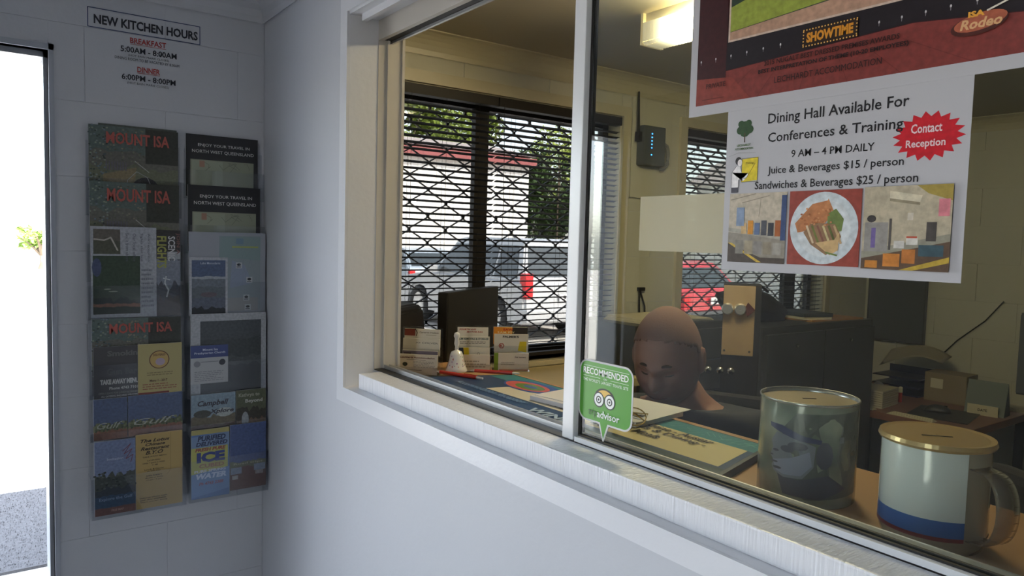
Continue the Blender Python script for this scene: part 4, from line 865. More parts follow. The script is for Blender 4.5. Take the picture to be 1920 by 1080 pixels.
# business card holders and cards
GRP = 'acrylic business card holders'
def holder(x0, y0, x1, y1, label):
    U = Vector((x1 - x0, y1 - y0, 0)); w = U.length; t = thing('card_holder', label, 'card holder', M=frame_M((x0, y0, Z0), U, (0, 0, 1)), group=GRP)
    link('back_panel', box(nb(), -0.003, w + 0.003, 0, 0.125, -0.048, -0.046), ACRYL, t)
    for k, (z, b_) in enumerate(((0.004, 0.0), (-0.012, 0.022), (-0.028, 0.046))):
        link('pocket', box(box(nb(), -0.003, w + 0.003, b_, b_ + 0.022, z, z + 0.0015), -0.003, w + 0.003, b_, b_ + 0.0015, z - 0.012, z), ACRYL, t)
    link('base', box(nb(), -0.003, w + 0.003, 0, 0.0015, -0.048, 0.006), ACRYL, t)
    return t, w
def cards(H, w, specs):
    for (lvl, label, fn, h, u0, u1) in specs:
        z = (0.0, -0.016, -0.032, -0.042)[lvl]; b_ = (0.002, 0.024, 0.049, 0.070)[lvl]
        M = H.matrix_world @ Matrix.Translation((u0, b_, z)); cw = u1 - u0
        c = link('business_card', box(nb(), 0, cw, 0, h, -0.005, 0), mat('card_stock', (0.66, 0.62, 0.52), 0.5), M=M); tag(c, label, 'business card', 'business cards in the counter holders')
        f = Flat(); fn(f, cw, h); f.build(c)
Ha, wa = holder(0.540, 0.196, 0.614, 0.272, 'clear stepped card holder left of the china bell')
def a1(f, w, h): f.rect(0, h * 0.62, w * 0.30, h, '7a2a1c').up().line([(w * 0.30, h), (w * 0.36, h * 0.8), (w * 0.33, h * 0.62)], 0.002, '3a2018').text('Cameron Hudson', w * 0.42, h * 0.78, w * 0.96, h * 0.87, '54482c', 0.02).rect(w * 0.6, h * 0.68, w * 0.9, h * 0.70, '8a8060')
def a2(f, w, h): f.text('>> COLVER', w * 0.35, h * 0.70, w * 0.95, h * 0.80, '4a4a4a', 0.01)
def a3(f, w, h): f.scene(0, 0, w, h, [(0, '6b6070'), (0.6, '8b8792', 0.1), (0.35, '4b4050', 0.15)], 3); f.rect(w * 0.05, h * 0.2, w * 0.25, h * 0.85, '3c2436')
def a4(f, w, h):
    f.text('Leichhardt Accommodation', w * 0.03, h * 0.80, w * 0.93, h * 0.89, '5a2018', 0.03).rect(w * 0.2, h * 0.72, w * 0.7, h * 0.74, '606060').ragged(w * 0.38, h * 0.35, w * 0.95, h * 0.68, '8a8a84', 5)
    f.ell(w * 0.16, h * 0.50, 0.007, 0.0055, '1c2a1c', 14).rect(w * 0.15, h * 0.38, w * 0.17, h * 0.48, '1c2a1c').rect(w * 0.2, h * 0.2, w * 0.6, h * 0.23, '606060')
cards(Ha, wa, [(3, 'cream card with a brown corner mark, rear of the left holder', a1, 0.050, 0.002, wa - 0.004), (2, 'cream card lettered in grey below the brown-cornered card', a2, 0.046, 0.001, wa - 0.002), (1, 'card with a purple photo behind the front card of the left holder', a3, 0.040, 0.004, wa - 0.003), (0, 'white card with a black tree emblem at the front of the left holder', a4, 0.054, 0.0, wa)])
Hb, wb = holder(0.582, 0.352, 0.630, 0.432, 'clear stepped card holder directly behind the china bell')
def b1(f, w, h): f.text('FOURTH AVE', w * 0.06, h * 0.84, w * 0.60, h * 0.93, 'a03020', 0.03, shear=0.2).text('MOTOR INN', w * 0.30, h * 0.70, w * 0.82, h * 0.79, 'a03020', 0.03, shear=0.2)
def b2(f, w, h): f.text('SLIM REMOVALS & STORAGE', w * 0.05, h * 0.80, w * 0.96, h * 0.93, '1f4a4a', 0.03).ragged(w * 0.1, h * 0.55, w * 0.9, h * 0.72, '4a4a44', 2)
def b3(f, w, h): f.poly([(0, 0), (w * 0.25, 0), (w * 0.2, h), (0, h)], '1e2c44').poly([(w * 0.25, 0), (w * 0.40, 0), (w * 0.36, h), (w * 0.2, h)], 'd8c020').text('O', w * 0.62, h * 0.45, w * 0.70, h * 0.70, '6a6a60', 0.0)
def b4(f, w, h): f.ragged(w * 0.1, h * 0.2, w * 0.9, h * 0.7, '9a9486', 3)
cards(Hb, wb, [(3, 'white card with red lettering, rear of the middle holder', b1, 0.050, 0.002, wb - 0.004), (2, 'white card with dark green lettering in the middle holder', b2, 0.046, 0.0, wb), (1, 'card with navy and yellow stripes in the middle holder', b3, 0.042, 0.0, wb), (0, 'plain white card at the front of the middle holder', b4, 0.046, 0.0, wb)])
Hc, wc = holder(0.618, 0.452, 0.672, 0.536 - 0.0, 'clear stepped card holder right of the china bell')
def c1(f, w, h): f.rect(0, 0, w * 0.55, h, 'd88a18').rect(w * 0.55, 0, w, h, '241c16').up().text('SAW', w * 0.28, h * 0.80, w * 0.58, h * 0.92, 'b02010', 0.04).text('S.A.M. PTY', w * 0.12, h * 0.64, w * 0.62, h * 0.75, 'e8d8a0', 0.03)
def c2(f, w, h): f.text("PALMER'S", w * 0.25, h * 0.80, w * 0.72, h * 0.92, '20201c', 0.04).up().poly([(w * 0.7, h * 0.1), (w * 0.95, 0), (w * 0.95, h * 0.6), (w * 0.75, h * 0.6)], 'd8c020').ring(w * 0.22, h * 0.35, 0.007, 0.007, 0.0022, 'a03010', 6).text('K', w * 0.18, h * 0.28, w * 0.26, h * 0.42, 'a03010', 0.04)
def c3(f, w, h): f.rect(0, 0, w * 0.12, h, '6f8f28').ragged(w * 0.2, h * 0.3, w * 0.6, h * 0.5, '9a9486', 2).text('Phil Sunners', w * 0.6, h * 0.72, w * 0.92, h * 0.80, '3a3a34', 0.02).rect(w * 0.15, 0, w, h * 0.06, 'c07a60')
cards(Hc, wc, [(3, 'orange and black card, rear of the right holder', c1, 0.050, 0.0, wc - 0.002), (2, 'white card with an orange hexagon mark in the right holder', c2, 0.052, 0.002, wc), (0, 'white card with a green left edge at the front of the right holder', c3, 0.050, 0.002, wc)])

# money tin with banknote portrait print
tn = thing('money_tin', 'tall clear-rimmed round money tin printed with a grey-blue man\'s face', 'money tin', (1.690, 0.285, Z0))
r0 = 0.069; hh = 0.150
m_t = bpy.data.materials.new('money_tin_print'); m_t.use_nodes = True; n = m_t.node_tree.nodes; l = m_t.node_tree.links; b_ = n['Principled BSDF']; b_.inputs['Roughness'].default_value = 0.22; b_.inputs['Coat Weight'].default_value = 0.5
tc = n.new('ShaderNodeTexCoord'); nz = n.new('ShaderNodeTexNoise'); nz.inputs['Scale'].default_value = 18; cr = n.new('ShaderNodeValToRGB'); l.new(tc.outputs['Object'], nz.inputs[0]); l.new(nz.outputs['Fac'], cr.inputs[0]); l.new(cr.outputs[0], b_.inputs['Base Color'])
cr.color_ramp.elements[0].position = 0.35; cr.color_ramp.elements[0].color = (*hx('6a7268'), 1); cr.color_ramp.elements[1].position = 0.7; cr.color_ramp.elements[1].color = (*hx('9a9f92'), 1)
link('tin_wall', lathe(nb(), [(0.001, 0), (r0 - 0.002, 0), (r0, 0.002), (r0, hh - 0.003)], 64), m_t, tn, smooth=True)
link('rim', lathe(nb(), [(r0, hh - 0.004), (r0 + 0.0015, hh - 0.002), (r0 + 0.001, hh), (r0 - 0.001, hh), (r0 - 0.002, hh - 0.006)], 64), mat('grey_tin_rim', (0.5, 0.5, 0.48), 0.25, 0.7), tn, smooth=True)
ld = link('lid', lathe(nb(), [(r0 - 0.002, hh - 0.006), (0.001, hh - 0.005)], 48), mat('tan_tin_lid', (0.40, 0.33, 0.22), 0.3, 0.4), tn)
link('coin_slot', box(nb(), -0.010, 0.010, -0.0015, 0.0015, hh - 0.0049, hh - 0.0042, M=Matrix.Rotation(0.9, 4, 'Z')), BLACKP, ld)
# face drawn around the tin: u = arc position (metres, + to viewer's right), v = height
ac = math.atan2(-0.716 - 0.285, 2.30 - 1.690)
def wrap_poly(bm, pts, mi, r, nsub=4):
    P = []
    for i in range(len(pts)):
        a = Vector(pts[i]); b = Vector(pts[(i + 1) % len(pts)])
        for k in range(nsub): P.append(a.lerp(b, k / nsub))
    q = bmesh.new(); fc = q.faces.new([q.verts.new((p.x, p.y, 0)) for p in P]); bmesh.ops.triangulate(q, faces=[fc]); 
    bmesh.ops.subdivide_edges(q, edges=[e for e in q.edges if e.calc_length() > 0.008], cuts=5, use_grid_fill=False)
    bmesh.ops.triangulate(q, faces=q.faces[:])
    mp = {}
    for v in q.verts: a = ac + v.co.x / r0; mp[v] = bm.verts.new((r * math.cos(a), r * math.sin(a), v.co.y))
    for t_ in q.faces:
        try: nf = bm.faces.new([mp[v] for v in t_.verts]); nf.material_index = mi
        except ValueError: pass
    q.free()
def blob(cx, cy, rx, ry, n=10): return [(cx + rx * math.cos(2 * PI * k / n), cy + ry * math.sin(2 * PI * k / n)) for k in range(n)]
INK = [mat('ink_face_mid', hx('7b7d88'), 0.3), mat('ink_face_light', hx('8b8ea2'), 0.3), mat('ink_face_dark', hx('54545f'), 0.3), mat('ink_dark_green', hx('5c615c'), 0.3), mat('ink_navy', hx('474a68'), 0.3)]
bm = nb()
wrap_poly(bm, [(-0.015, 0.135), (0.085, 0.14), (0.085, 0.02), (0.0, 0.012), (-0.02, 0.03), (-0.03, 0.06), (-0.035, 0.11)], 3, r0 + 0.0004)
wrap_poly(bm, [(-0.054, 0.110), (-0.055, 0.116), (-0.035, 0.115), (-0.005, 0.104), (0.02, 0.100), (0.018, 0.094), (-0.01, 0.096), (-0.04, 0.105)], 4, r0 + 0.0012)
wrap_poly(bm, [(-0.043, 0.104), (-0.010, 0.098), (0.012, 0.090), (0.010, 0.060), (-0.004, 0.042), (-0.030, 0.040), (-0.046, 0.046), (-0.050, 0.054), (-0.046, 0.060), (-0.053, 0.068), (-0.049, 0.080), (-0.052, 0.090)], 0, r0 + 0.0008)
wrap_poly(bm, [(-0.048, 0.062), (-0.020, 0.070), (0.004, 0.082), (0.008, 0.062), (-0.006, 0.046), (-0.030, 0.044), (-0.042, 0.048)], 1, r0 + 0.0012)
for p in (blob(-0.043, 0.077, 0.005, 0.002), blob(-0.026, 0.082, 0.010, 0.005), blob(-0.045, 0.060, 0.006, 0.0015), blob(-0.050, 0.069, 0.003, 0.0012), blob(-0.012, 0.088, 0.014, 0.006), blob(0.024, 0.078, 0.012, 0.020), blob(-0.040, 0.052, 0.007, 0.002)): wrap_poly(bm, p, 2, r0 + 0.0016, 1)
wrap_poly(bm, [(-0.040, 0.044), (-0.010, 0.040), (0.03, 0.05), (0.06, 0.03), (0.02, 0.014), (-0.03, 0.016)], 2, r0 + 0.0007)
wrap_poly(bm, [(0.045, 0.105), (0.052, 0.105), (0.052, 0.096), (0.045, 0.096)], 0, r0 + 0.0012)
bmesh.ops.recalc_face_normals(bm, faces=bm.faces[:])
link('face_print', bm, INK, tn)

# white mug-shaped tin with blue band
mg = thing('mug', 'white lidded mug with a blue band and clear handle at the right end', 'mug', (1.877, 0.272, Z0))
r1 = 0.0625; h1 = 0.137
CLR = mat('clear_plastic_body', (0.30, 0.25, 0.19), 0.15, coat=0.8)
link('mug_base', lathe(nb(), [(0.001, 0), (r1 - 0.006, 0), (r1 - 0.003, 0.008), (r1, 0.018), (r1, 0.020)], 56), CLR, mg, smooth=True)
def arcwall(z0, z1, r_, a0, a1, n=60):
    bm = nb(); pr = None
    for k in range(n + 1):
        a = a0 + (a1 - a0) * k / n; q = (bm.verts.new((r_ * math.cos(a), r_ * math.sin(a), z0)), bm.verts.new((r_ * math.cos(a), r_ * math.sin(a), z1)))
        if pr: bm.faces.new((pr[0], q[0], q[1], pr[1]))
        pr = q
    return bm
LA0, LA1 = R(-33 - 262), R(-33)
link('red_band', arcwall(0.019, 0.024, r1 + 0.0003, LA0, LA1), mat('red_band_ink', (0.16, 0.02, 0.03), 0.3, coat=0.5), mg, smooth=True, label='thin red band')
link('blue_band', arcwall(0.024, 0.044, r1 + 0.0003, LA0, LA1), mat('blue_band_ink', (0.03, 0.11, 0.36), 0.3, coat=0.5), mg, smooth=True, label='blue band')
link('clear_wall', lathe(nb(), [(r1 - 0.0006, 0.019), (r1 - 0.0006, 0.128), (r1 - 0.001, 0.130)], 56), CLR, mg, smooth=True)
link('label', arcwall(0.044, 0.128, r1 + 0.0003, LA0, LA1), mat('white_gloss_tin', (0.62, 0.64, 0.64), 0.18, coat=0.8, bump=0.2, bscale=12), mg, smooth=True, label='white wraparound label')
ld = link('lid', lathe(nb(), [(r1 + 0.003, 0.129), (r1 + 0.0045, 0.132), (r1 + 0.003, h1), (r1 - 0.004, h1 - 0.001), (0.001, h1 - 0.001)], 56), mat('gold_lid', (0.60, 0.42, 0.20), 0.28, 0.55), mg)
link('coin_slot', box(nb(), -0.018, 0.018, -0.0012, 0.0012, h1 - 0.0009, h1 - 0.0003, M=Matrix.Translation((0.004, -0.008, 0)) @ Matrix.Rotation(0.75, 4, 'Z')), BLACKP, ld)
ang = R(-16); hx_ = []
for k in range(15):
    t_ = -PI / 2 + PI * k / 14; hx_.append((r1 - 0.004 + 0.040 * max(0, math.cos(t_)) ** 0.6, 0.066 + 0.045 * math.sin(t_) * (1.0)))
bm = nb(); prev = None
for (rr, z) in hx_:
    ring = []
    for (dy, dr) in ((-0.016, -0.004), (0.016, -0.004), (0.016, 0.004), (-0.016, 0.004)):
        R_ = rr + dr; ring.append(bm.verts.new((R_ * math.cos(ang) - dy * math.sin(ang), R_ * math.sin(ang) + dy * math.cos(ang), z)))
    if prev:
        for k in range(4): bm.faces.new((prev[k], prev[(k + 1) % 4], ring[(k + 1) % 4], ring[k]))
    prev = ring
bmesh.ops.bevel(bm, geom=bm.edges[:], offset=0.0015, segments=2, affect='EDGES'); bmesh.ops.recalc_face_normals(bm, faces=bm.faces[:])
link('handle', bm, glassmat('smoky_handle', (0.72, 0.66, 0.58), 1.45, 0.05, 0.25, (0.3, 0.25, 0.2)), mg, smooth=True, label='clear smoky handle')

# ================================================================== ON THE PANE
GY = 0.0883
# upper poster (A3, laminated)
LAMINATE = mat('laminated_paper', (0.46, 0.45, 0.465), 0.3)
o, f = sheet('award_poster', 'large red and black award poster taped at the top of the sliding pane', 'poster', SHOP(1.606, GY - 0.0008, 1.7365), 0.418, 0.297, 0.0006, LAMINATE)
f.rect(0.012, 0.014, 0.406, 0.288, '3a1416'); f.up()
f.poly([(0.012, 0.014), (0.406, 0.014), (0.406, 0.052), (0.30, 0.064), (0.012, 0.052)], '7a342e'); f.up()
for i, (a, b_) in enumerate(((0.05, 0.10), (0.11, 0.14), (0.17, 0.18), (0.23, 0.215), (0.29, 0.25), (0.36, 0.29))): f.line([(a, 0.014), (b_, 0.05)], 0.0008, '6b2a24')
f.up(); f.poly([(0.012, 0.053), (0.30, 0.065), (0.406, 0.053), (0.406, 0.10), (0.012, 0.10)], '1c1418'); f.up()
f.rect(0.012, 0.04, 0.060, 0.288, '3a1416'); f.poly([(0.012, 0.014), (0.10, 0.014), (0.07, 0.045), (0.012, 0.05)], '86392f'); f.up()
f.rect(0.062, 0.0905, 0.384, 0.288, 'c8b0a0'); f.up(); f.rect(0.065, 0.093, 0.384, 0.288, '2a3a2a'); f.up()
f.poly([(0.065, 0.093), (0.384, 0.093), (0.384, 0.135), (0.22, 0.112), (0.065, 0.103)], 'b08a72'); f.up(); f.poly([(0.065, 0.1035), (0.20, 0.112), (0.30, 0.150), (0.20, 0.165), (0.065, 0.135)], '8f9a3c'); f.up()
f.poly([(0.17, 0.128), (0.26, 0.142), (0.29, 0.165), (0.16, 0.16)], '27332b'); f.up()
for i in range(16):
    x = 0.019 + i * 0.0245; 
    if 0.16 < x < 0.25: continue
    f.ell(x, 0.0725, 0.0010, 0.0017, 'c8c4c4', 10); f.ell(x, 0.0700, 0.0004, 0.0022, '8a8488', 8)
f.up(); f.rect(0.172, 0.062, 0.240, 0.084, '2b1a10'); f.up(); f.text('SHOWTIME', 0.177, 0.067, 0.235, 0.079, 'd08a28', 0.05)
for k in range(18):
    x = 0.173 + k * 0.0039
    for y in (0.0635, 0.0825): f.ell(x, y, 0.0009, 0.0009, 'f0b860', 6)
for k in range(5):
    for x in (0.173, 0.239): f.ell(x, 0.0655 + k * 0.0038, 0.0009, 0.0009, 'f0b860', 6)
f.text('2015 NUGALT BEST DRESSED PREMISES AWARDS', 0.120, 0.050, 0.288, 0.056, '30120e', 0.02)
f.text('BEST INTERPRETATION OF THEME (10-20 EMPLOYEES)', 0.112, 0.040, 0.298, 0.0465, '241210', 0.03)
f.text('LEICHHARDT ACCOMMODATION', 0.136, 0.0265, 0.270, 0.034, '241210', 0.0)
f.text('PRIVATE', 0.030, 0.0345, 0.062, 0.041, '4a1e18', 0.02); f.rect(0.024, 0.020, 0.060, 0.0208, '5a2018')
f.up(); f.ell(0.365, 0.049, 0.026, 0.0105, '4a2018', 24, rot=0.12); f.up(); f.ell(0.366, 0.051, 0.024, 0.0085, 'a85a40', 24, rot=0.12); f.up(); f.text('Rodeo', 0.348, 0.0445, 0.386, 0.0545, 'd8a878', 0.03, shear=0.2); f.text('ISA', 0.355, 0.056, 0.370, 0.062, 'e0a038', 0.05); f.line([(0.372, 0.060), (0.392, 0.067)], 0.0018, 'd8d0c0')
f.build(o, True)
# lower notice (A4)
o, f = sheet('dining_hall_notice', 'white laminated dining hall notice with a red star and three photos', 'notice', SHOP(1.672, GY - 0.0001, 1.5283), 0.297, 0.2095, 0.0004, LAMINATE)
K = '1c1a1c'
for t_, a, b_, c_, d in (('Dining Hall Available For', 0.062, 0.182, 0.235, 0.1985), ('Conferences & Training', 0.063, 0.159, 0.230, 0.1745), ('9 AM – 4 PM DAILY', 0.097, 0.1415, 0.200, 0.1505), ('Juice & Beverages $15 / person', 0.065, 0.1205, 0.233, 0.1325), ('Sandwiches & Beverages $25 / person', 0.047, 0.1015, 0.249, 0.1145)):
    f.text(t_, a, b_, c_, d, K, 0.012)
star = []
for k in range(36):
    a = 2 * PI * k / 36 + 0.1; r_ = 1.0 if k % 2 else 0.78; star.append((0.2560 + 0.037 * r_ * math.cos(a), 0.152 + 0.026 * r_ * math.sin(a)))
f.poly(star, 'c01826'); f.up(); f.text('Contact', 0.2385, 0.1555, 0.270, 0.1655, 'e0c8c8', 0.02); f.text('Reception', 0.2340, 0.1385, 0.274, 0.1490, 'e0c8c8', 0.02)
for (x, y, r_) in ((0.028, 0.187, 0.007), (0.021, 0.182, 0.006), (0.035, 0.182, 0.006), (0.028, 0.180, 0.008), (0.022, 0.190, 0.005), (0.033, 0.190, 0.005)): f.ell(x, y, r_, r_ * 0.9, '2f4a2a', 11)
f.rect(0.0272, 0.166, 0.0288, 0.178, '4a3a28'); f.up(); f.text('LEICHHARDT', 0.017, 0.161, 0.038, 0.1640, '4f6a3a', 0.02); f.text('ACCOMMODATION', 0.014, 0.1565, 0.042, 0.1595, '4f6a3a', 0.02)
# figure pointing at a yellow chart
f.poly([(0.026, 0.1150), (0.050, 0.1165), (0.050, 0.1460), (0.026, 0.1440)], 'd8c22c'); f.frame(0.026, 0.1150, 0.050, 0.1452, 0.0006, '4a4420'); f.up()
f.ell(0.0205, 0.1425, 0.0050, 0.0052, '33302f', 14); f.up(); f.ell(0.0228, 0.1400, 0.0035, 0.0045, 'e6e0de', 12)
f.poly([(0.018, 0.136), (0.011, 0.128), (0.0105, 0.108), (0.022, 0.108), (0.022, 0.118), (0.030, 0.121), (0.036, 0.126), (0.035, 0.121), (0.028, 0.116), (0.026, 0.128), (0.023, 0.135)], 'e6e2e0'); f.up()
f.line([(0.018, 0.136), (0.011, 0.128), (0.0105, 0.108), (0.022, 0.108), (0.022, 0.118), (0.034, 0.120), (0.038, 0.126), (0.046, 0.138)], 0.0005, '3a3838'); f.rect(0.0112, 0.1015, 0.0215, 0.108, '44424a'); f.text('Training', 0.032, 0.137, 0.044, 0.140, '6a5a10', 0.01)
f.line([(0.005, 0.149), (0.020, 0.153), (0.046, 0.1515)], 0.0004, '909088')
# photo 1: servery with dispensers
a, b_, c_, d = 0.010, 0.011, 0.095, 0.100
f.rect(a, b_, c_, d, 'b8ac98'); f.up(); f.poly([(a, b_), (c_, b_), (c_, 0.020), (a, 0.036)], '4a4038'); f.up()
f.poly([(a, 0.050), (c_, 0.042), (c_, 0.018), (0.06, 0.018), (a, 0.036)], '8d8578'); f.poly([(a, 0.056), (c_, 0.046), (c_, 0.040), (a, 0.051)], 'a09a8c'); f.poly([(a, 0.036), (0.055, 0.012), (0.062, 0.012), (0.016, 0.036)], 'c0a040'); f.up()
for i in range(5): f.rect(0.022 + i * 0.014, 0.022 + 0.0, 0.034 + i * 0.014, 0.040 - i * 0.0008, ('7f7a70', '9d9078', '86807a', '8a7f6c', '9a9388')[i])
for i, cc in enumerate(('c8a878', 'c8862a', '5a6a88', '4a4a50', '3a3a40', 'a05a2c')): f.rect(0.030 + i * 0.010, 0.048 - i * 0.0006, 0.038 + i * 0.010, 0.062 + (i % 2) * 0.003, cc)
f.rect(0.088, 0.040, c_, 0.096, '3a4a70'); f.rect(0.022, 0.058, 0.034, 0.082, '8090a8'); f.line([(0.012, 0.092), (0.05, 0.099)], 0.001, '8a8070'); f.line([(0.030, 0.088), (0.070, 0.096)], 0.001, '8a8070'); f.line([(0.056, 0.070), (0.058, 0.092)], 0.0006, '787060')
f.up()
# photo 2: sandwich plate
a, b_, c_, d = 0.099, 0.0115, 0.190, 0.100
f.rect(a, b_, c_, d, '8e4034'); f.up(); f.ell(0.1445, 0.0555, 0.0430, 0.0425, 'bfc6c8', 40); f.up(); f.ell(0.1445, 0.0555, 0.034, 0.034, 'c8cccc', 32); f.up()
rnd = random.Random(4)
f.poly([(0.108, 0.061), (0.112, 0.050), (0.140, 0.055), (0.156, 0.070), (0.150, 0.088), (0.130, 0.084)], 'b4764a'); f.poly([(0.145, 0.080), (0.150, 0.090), (0.158, 0.074)], 'b87c50'); f.up()
f.poly([(0.150, 0.072), (0.160, 0.078), (0.170, 0.066), (0.168, 0.052), (0.150, 0.050)], '6b7a40'); f.up()
f.poly([(0.120, 0.050), (0.130, 0.062), (0.160, 0.060), (0.168, 0.046), (0.162, 0.030), (0.150, 0.024), (0.130, 0.036)], '8a6a4c'); f.up()
for i in range(6):
    x = 0.124 + i * 0.007; f.line([(x, 0.058), (x + 0.009, 0.038)], 0.0026, ('c8b090', '6a7038', '7a5040', 'c0b080', '5a6030', 'b89a70')[i])
f.up(); f.poly([(0.136, 0.038), (0.160, 0.042), (0.166, 0.052), (0.165, 0.030), (0.155, 0.024)], 'c0a070'); f.line([(0.15, 0.027), (0.164, 0.024)], 0.002, '6b7a40'); f.up()
for i in range(30): f.ell(rnd.uniform(0.115, 0.155), rnd.uniform(0.058, 0.08), 0.0016, 0.0012, ('a0623c', 'c48a5c')[i % 2], 6)
f.up()
# photo 3: kitchen bench
a, b_, c_, d = 0.1935, 0.0105, 0.286, 0.101
f.rect(a, b_, c_, d, 'b0a48c'); f.up(); f.poly([(0.25, d), (c_, d), (c_, 0.084), (0.262, 0.092)], '9a8640'); f.poly([(0.222, 0.096), (0.256, 0.090), (0.254, 0.083), (0.222, 0.088)], 'c8bea4'); f.poly([(0.222, 0.088), (0.254, 0.083), (0.254, 0.080), (0.222, 0.085)], '8a8068')
f.poly([(a, 0.030), (c_, 0.050), (c_, 0.042), (a, 0.022)], '8c8878'); f.poly([(a, 0.022), (c_, 0.042), (c_, b_), (a, b_)], '5a4636'); f.up()
f.poly([(0.235, b_), (c_, 0.026), (c_, 0.020), (0.25, b_)], 'b09438'); f.rect(0.218, 0.014, 0.236, 0.028, 'c07a34'); f.rect(0.238, 0.018, 0.252, 0.033, 'b06e34'); f.rect(0.198, 0.012, 0.212, 0.020, 'b87830'); f.rect(0.255, 0.026, 0.280, 0.038, '3a5058')
f.rect(0.196, 0.030, 0.222, 0.062, '8f8a84'); f.rect(0.2035, 0.034, 0.2085, 0.056, '6a5a8c'); f.ell(0.203, 0.066, 0.005, 0.004, '3a3634', 12); f.rect(0.223, 0.032, 0.2255, 0.066, '504a46')
f.rect(0.229, 0.034, 0.240, 0.042, 'c4c0b8'); f.rect(0.242, 0.038, 0.254, 0.045, 'c8c4ba'); f.rect(0.242, 0.045, 0.253, 0.047, 'b0503a'); f.rect(0.262, 0.042, 0.272, 0.062, '4a4440'); f.rect(0.273, 0.068, 0.284, 0.086, 'c87880'); f.rect(0.242, 0.064, 0.248, 0.072, 'c0b8a8')
f.build(o, True)
# green speech-bubble sticker
bm = nb(); SX, SZ = 1.3945, 1.2378
def bubble(i):     # i = inset; returns outline (u,v) in metres, v from 1.235
    r_ = 0.018 - i; x0, x1, y0, y1 = i, 0.124 - i, 0.030 + i, 0.131 - i; P = []
    P.append((0.050 + i * 0.9, y0)); P.append((0.061, 0.0 + 2.6 * i)); P.append((0.073 - i * 0.9, y0))
    for cx, cy, a0 in ((x1 - r_, y0 + r_, -90), (x1 - r_, y1 - r_, 0), (x0 + r_, y1 - r_, 90), (x0 + r_, y0 + r_, 180)):
        for k in range(7): t_ = R(a0 + 15 * k); P.append((cx + r_ * math.cos(t_), cy + r_ * math.sin(t_)))
    return P
prism(bm, [(p[0], p[1]) for p in bubble(0)], -0.0006, 0, 'z')
o = link('window_sticker', bm, PAPER, M=SHOP(SX, GY, SZ)); tag(o, 'green speech-bubble sticker with white border at the pane\'s lower left corner', 'sticker')
f = Flat(); f.poly(bubble(0.003), '4f9a2c'); f.up()
f.line([(0.010, 0.121), (0.114, 0.121)], 0.0006, 'e8f0e0'); f.line([(0.010, 0.104), (0.050, 0.104)], 0.0006, 'e8f0e0'); f.line([(0.074, 0.104), (0.114, 0.104)], 0.0006, 'e8f0e0')
f.text('RECOMMENDED', 0.010, 0.1075, 0.114, 0.1185, 'f0f4ec', 0.02); f.text('ON', 0.058, 0.1025, 0.066, 0.1055, 'f0f4ec', 0.0); f.text("THE WORLD'S LARGEST TRAVEL SITE", 0.010, 0.0955, 0.114, 0.1005, 'e0f0d8', 0.01)
f.ell(0.0615, 0.076, 0.022, 0.013, '20281c', 24, 0, PI); f.up(); f.ell(0.0615, 0.0755, 0.0175, 0.011, 'e0b850', 24, 0, PI); f.up()
for s in (-1, 1):
    cx = 0.0615 + s * 0.0125; f.ell(cx, 0.0695, 0.0125, 0.0125, '20281c', 24)
f.up()
for s in (-1, 1):
    cx = 0.0615 + s * 0.0125; f.ell(cx, 0.0695, 0.0105, 0.0105, 'f0f2ee', 24)
f.up()
for s in (-1, 1):
    cx = 0.0615 + s * 0.0125; f.ell(cx, 0.0695, 0.0062, 0.0062, '20281c', 20)
f.up()
for s in (-1, 1):
    cx = 0.0615 + s * 0.0125; f.ell(cx, 0.0695, 0.0042, 0.0042, 'f0f2ee', 16)
f.up()
for s in (-1, 1):
    cx = 0.0615 + s * 0.0125; f.ell(cx, 0.0695, 0.0020, 0.0020, '20281c', 12)
f.text('trip', 0.026, 0.0380, 0.0455, 0.0525, '244a18', 0.0); f.text('advisor', 0.0465, 0.0405, 0.098, 0.0525, 'f0f2ee', 0.012); f.build(o)
# pale translucent panel standing in for a lobby reflection in the pane
o, f = sheet('pane_reflection', 'pale see-through panel standing in for a reflection in the pane left of the notice', 'sheet', SHOP(1.5135, 0.0936, 1.5495), 0.163, 0.081, 0.0006, glassmat('reflection_haze', (0.9, 0.87, 0.8), 1.3, 0.3, 0.62, (0.95, 0.80, 0.66)))

# ================================================================== ON THE WEST WALL (LOBBY)
ks = thing('kitchen_hours_sign', 'kitchen hours lettering in a ruled box high on the white wall', 'sign', M=WEST(0.0012, 0, 0))
f = Flat(-0.0002); NV = '2a3a66'; DK = '23242e'; RD = 'a8322c'
f.frame(-0.471, 2.103, -0.187, 2.154, 0.0022, NV)
f.text('NEW KITCHEN HOURS', -0.457, 2.113, -0.193, 2.138, DK, 0.03)
f.text('BREAKFAST', -0.3695, 2.0760, -0.2775, 2.0915, RD, 0.02); f.rect(-0.3695, 2.0730, -0.2775, 2.0742, RD)
f.text('5:00AM - 8:00AM', -0.393, 2.0500, -0.250, 2.0660, DK, 0.02); f.text('(HOT BAIN MARIE CLOSES)', -0.374, 2.0385, -0.270, 2.0455, DK, 0.0)
f.text('DINING ROOM TO BE VACATED BY 8:30AM', -0.407, 2.0285, -0.243, 2.0360, DK, 0.0)
f.text('DINNER', -0.352, 1.9995, -0.294, 2.0145, RD, 0.02); f.rect(-0.352, 1.9965, -0.294, 1.9977, RD)
f.text('6:00PM - 8:00PM', -0.391, 1.9750, -0.253, 1.9910, DK, 0.02); f.text('(HOT BAIN MARIE CLOSES)', -0.377, 1.9630, -0.271, 1.9705, DK, 0.0)
f.build(ks)
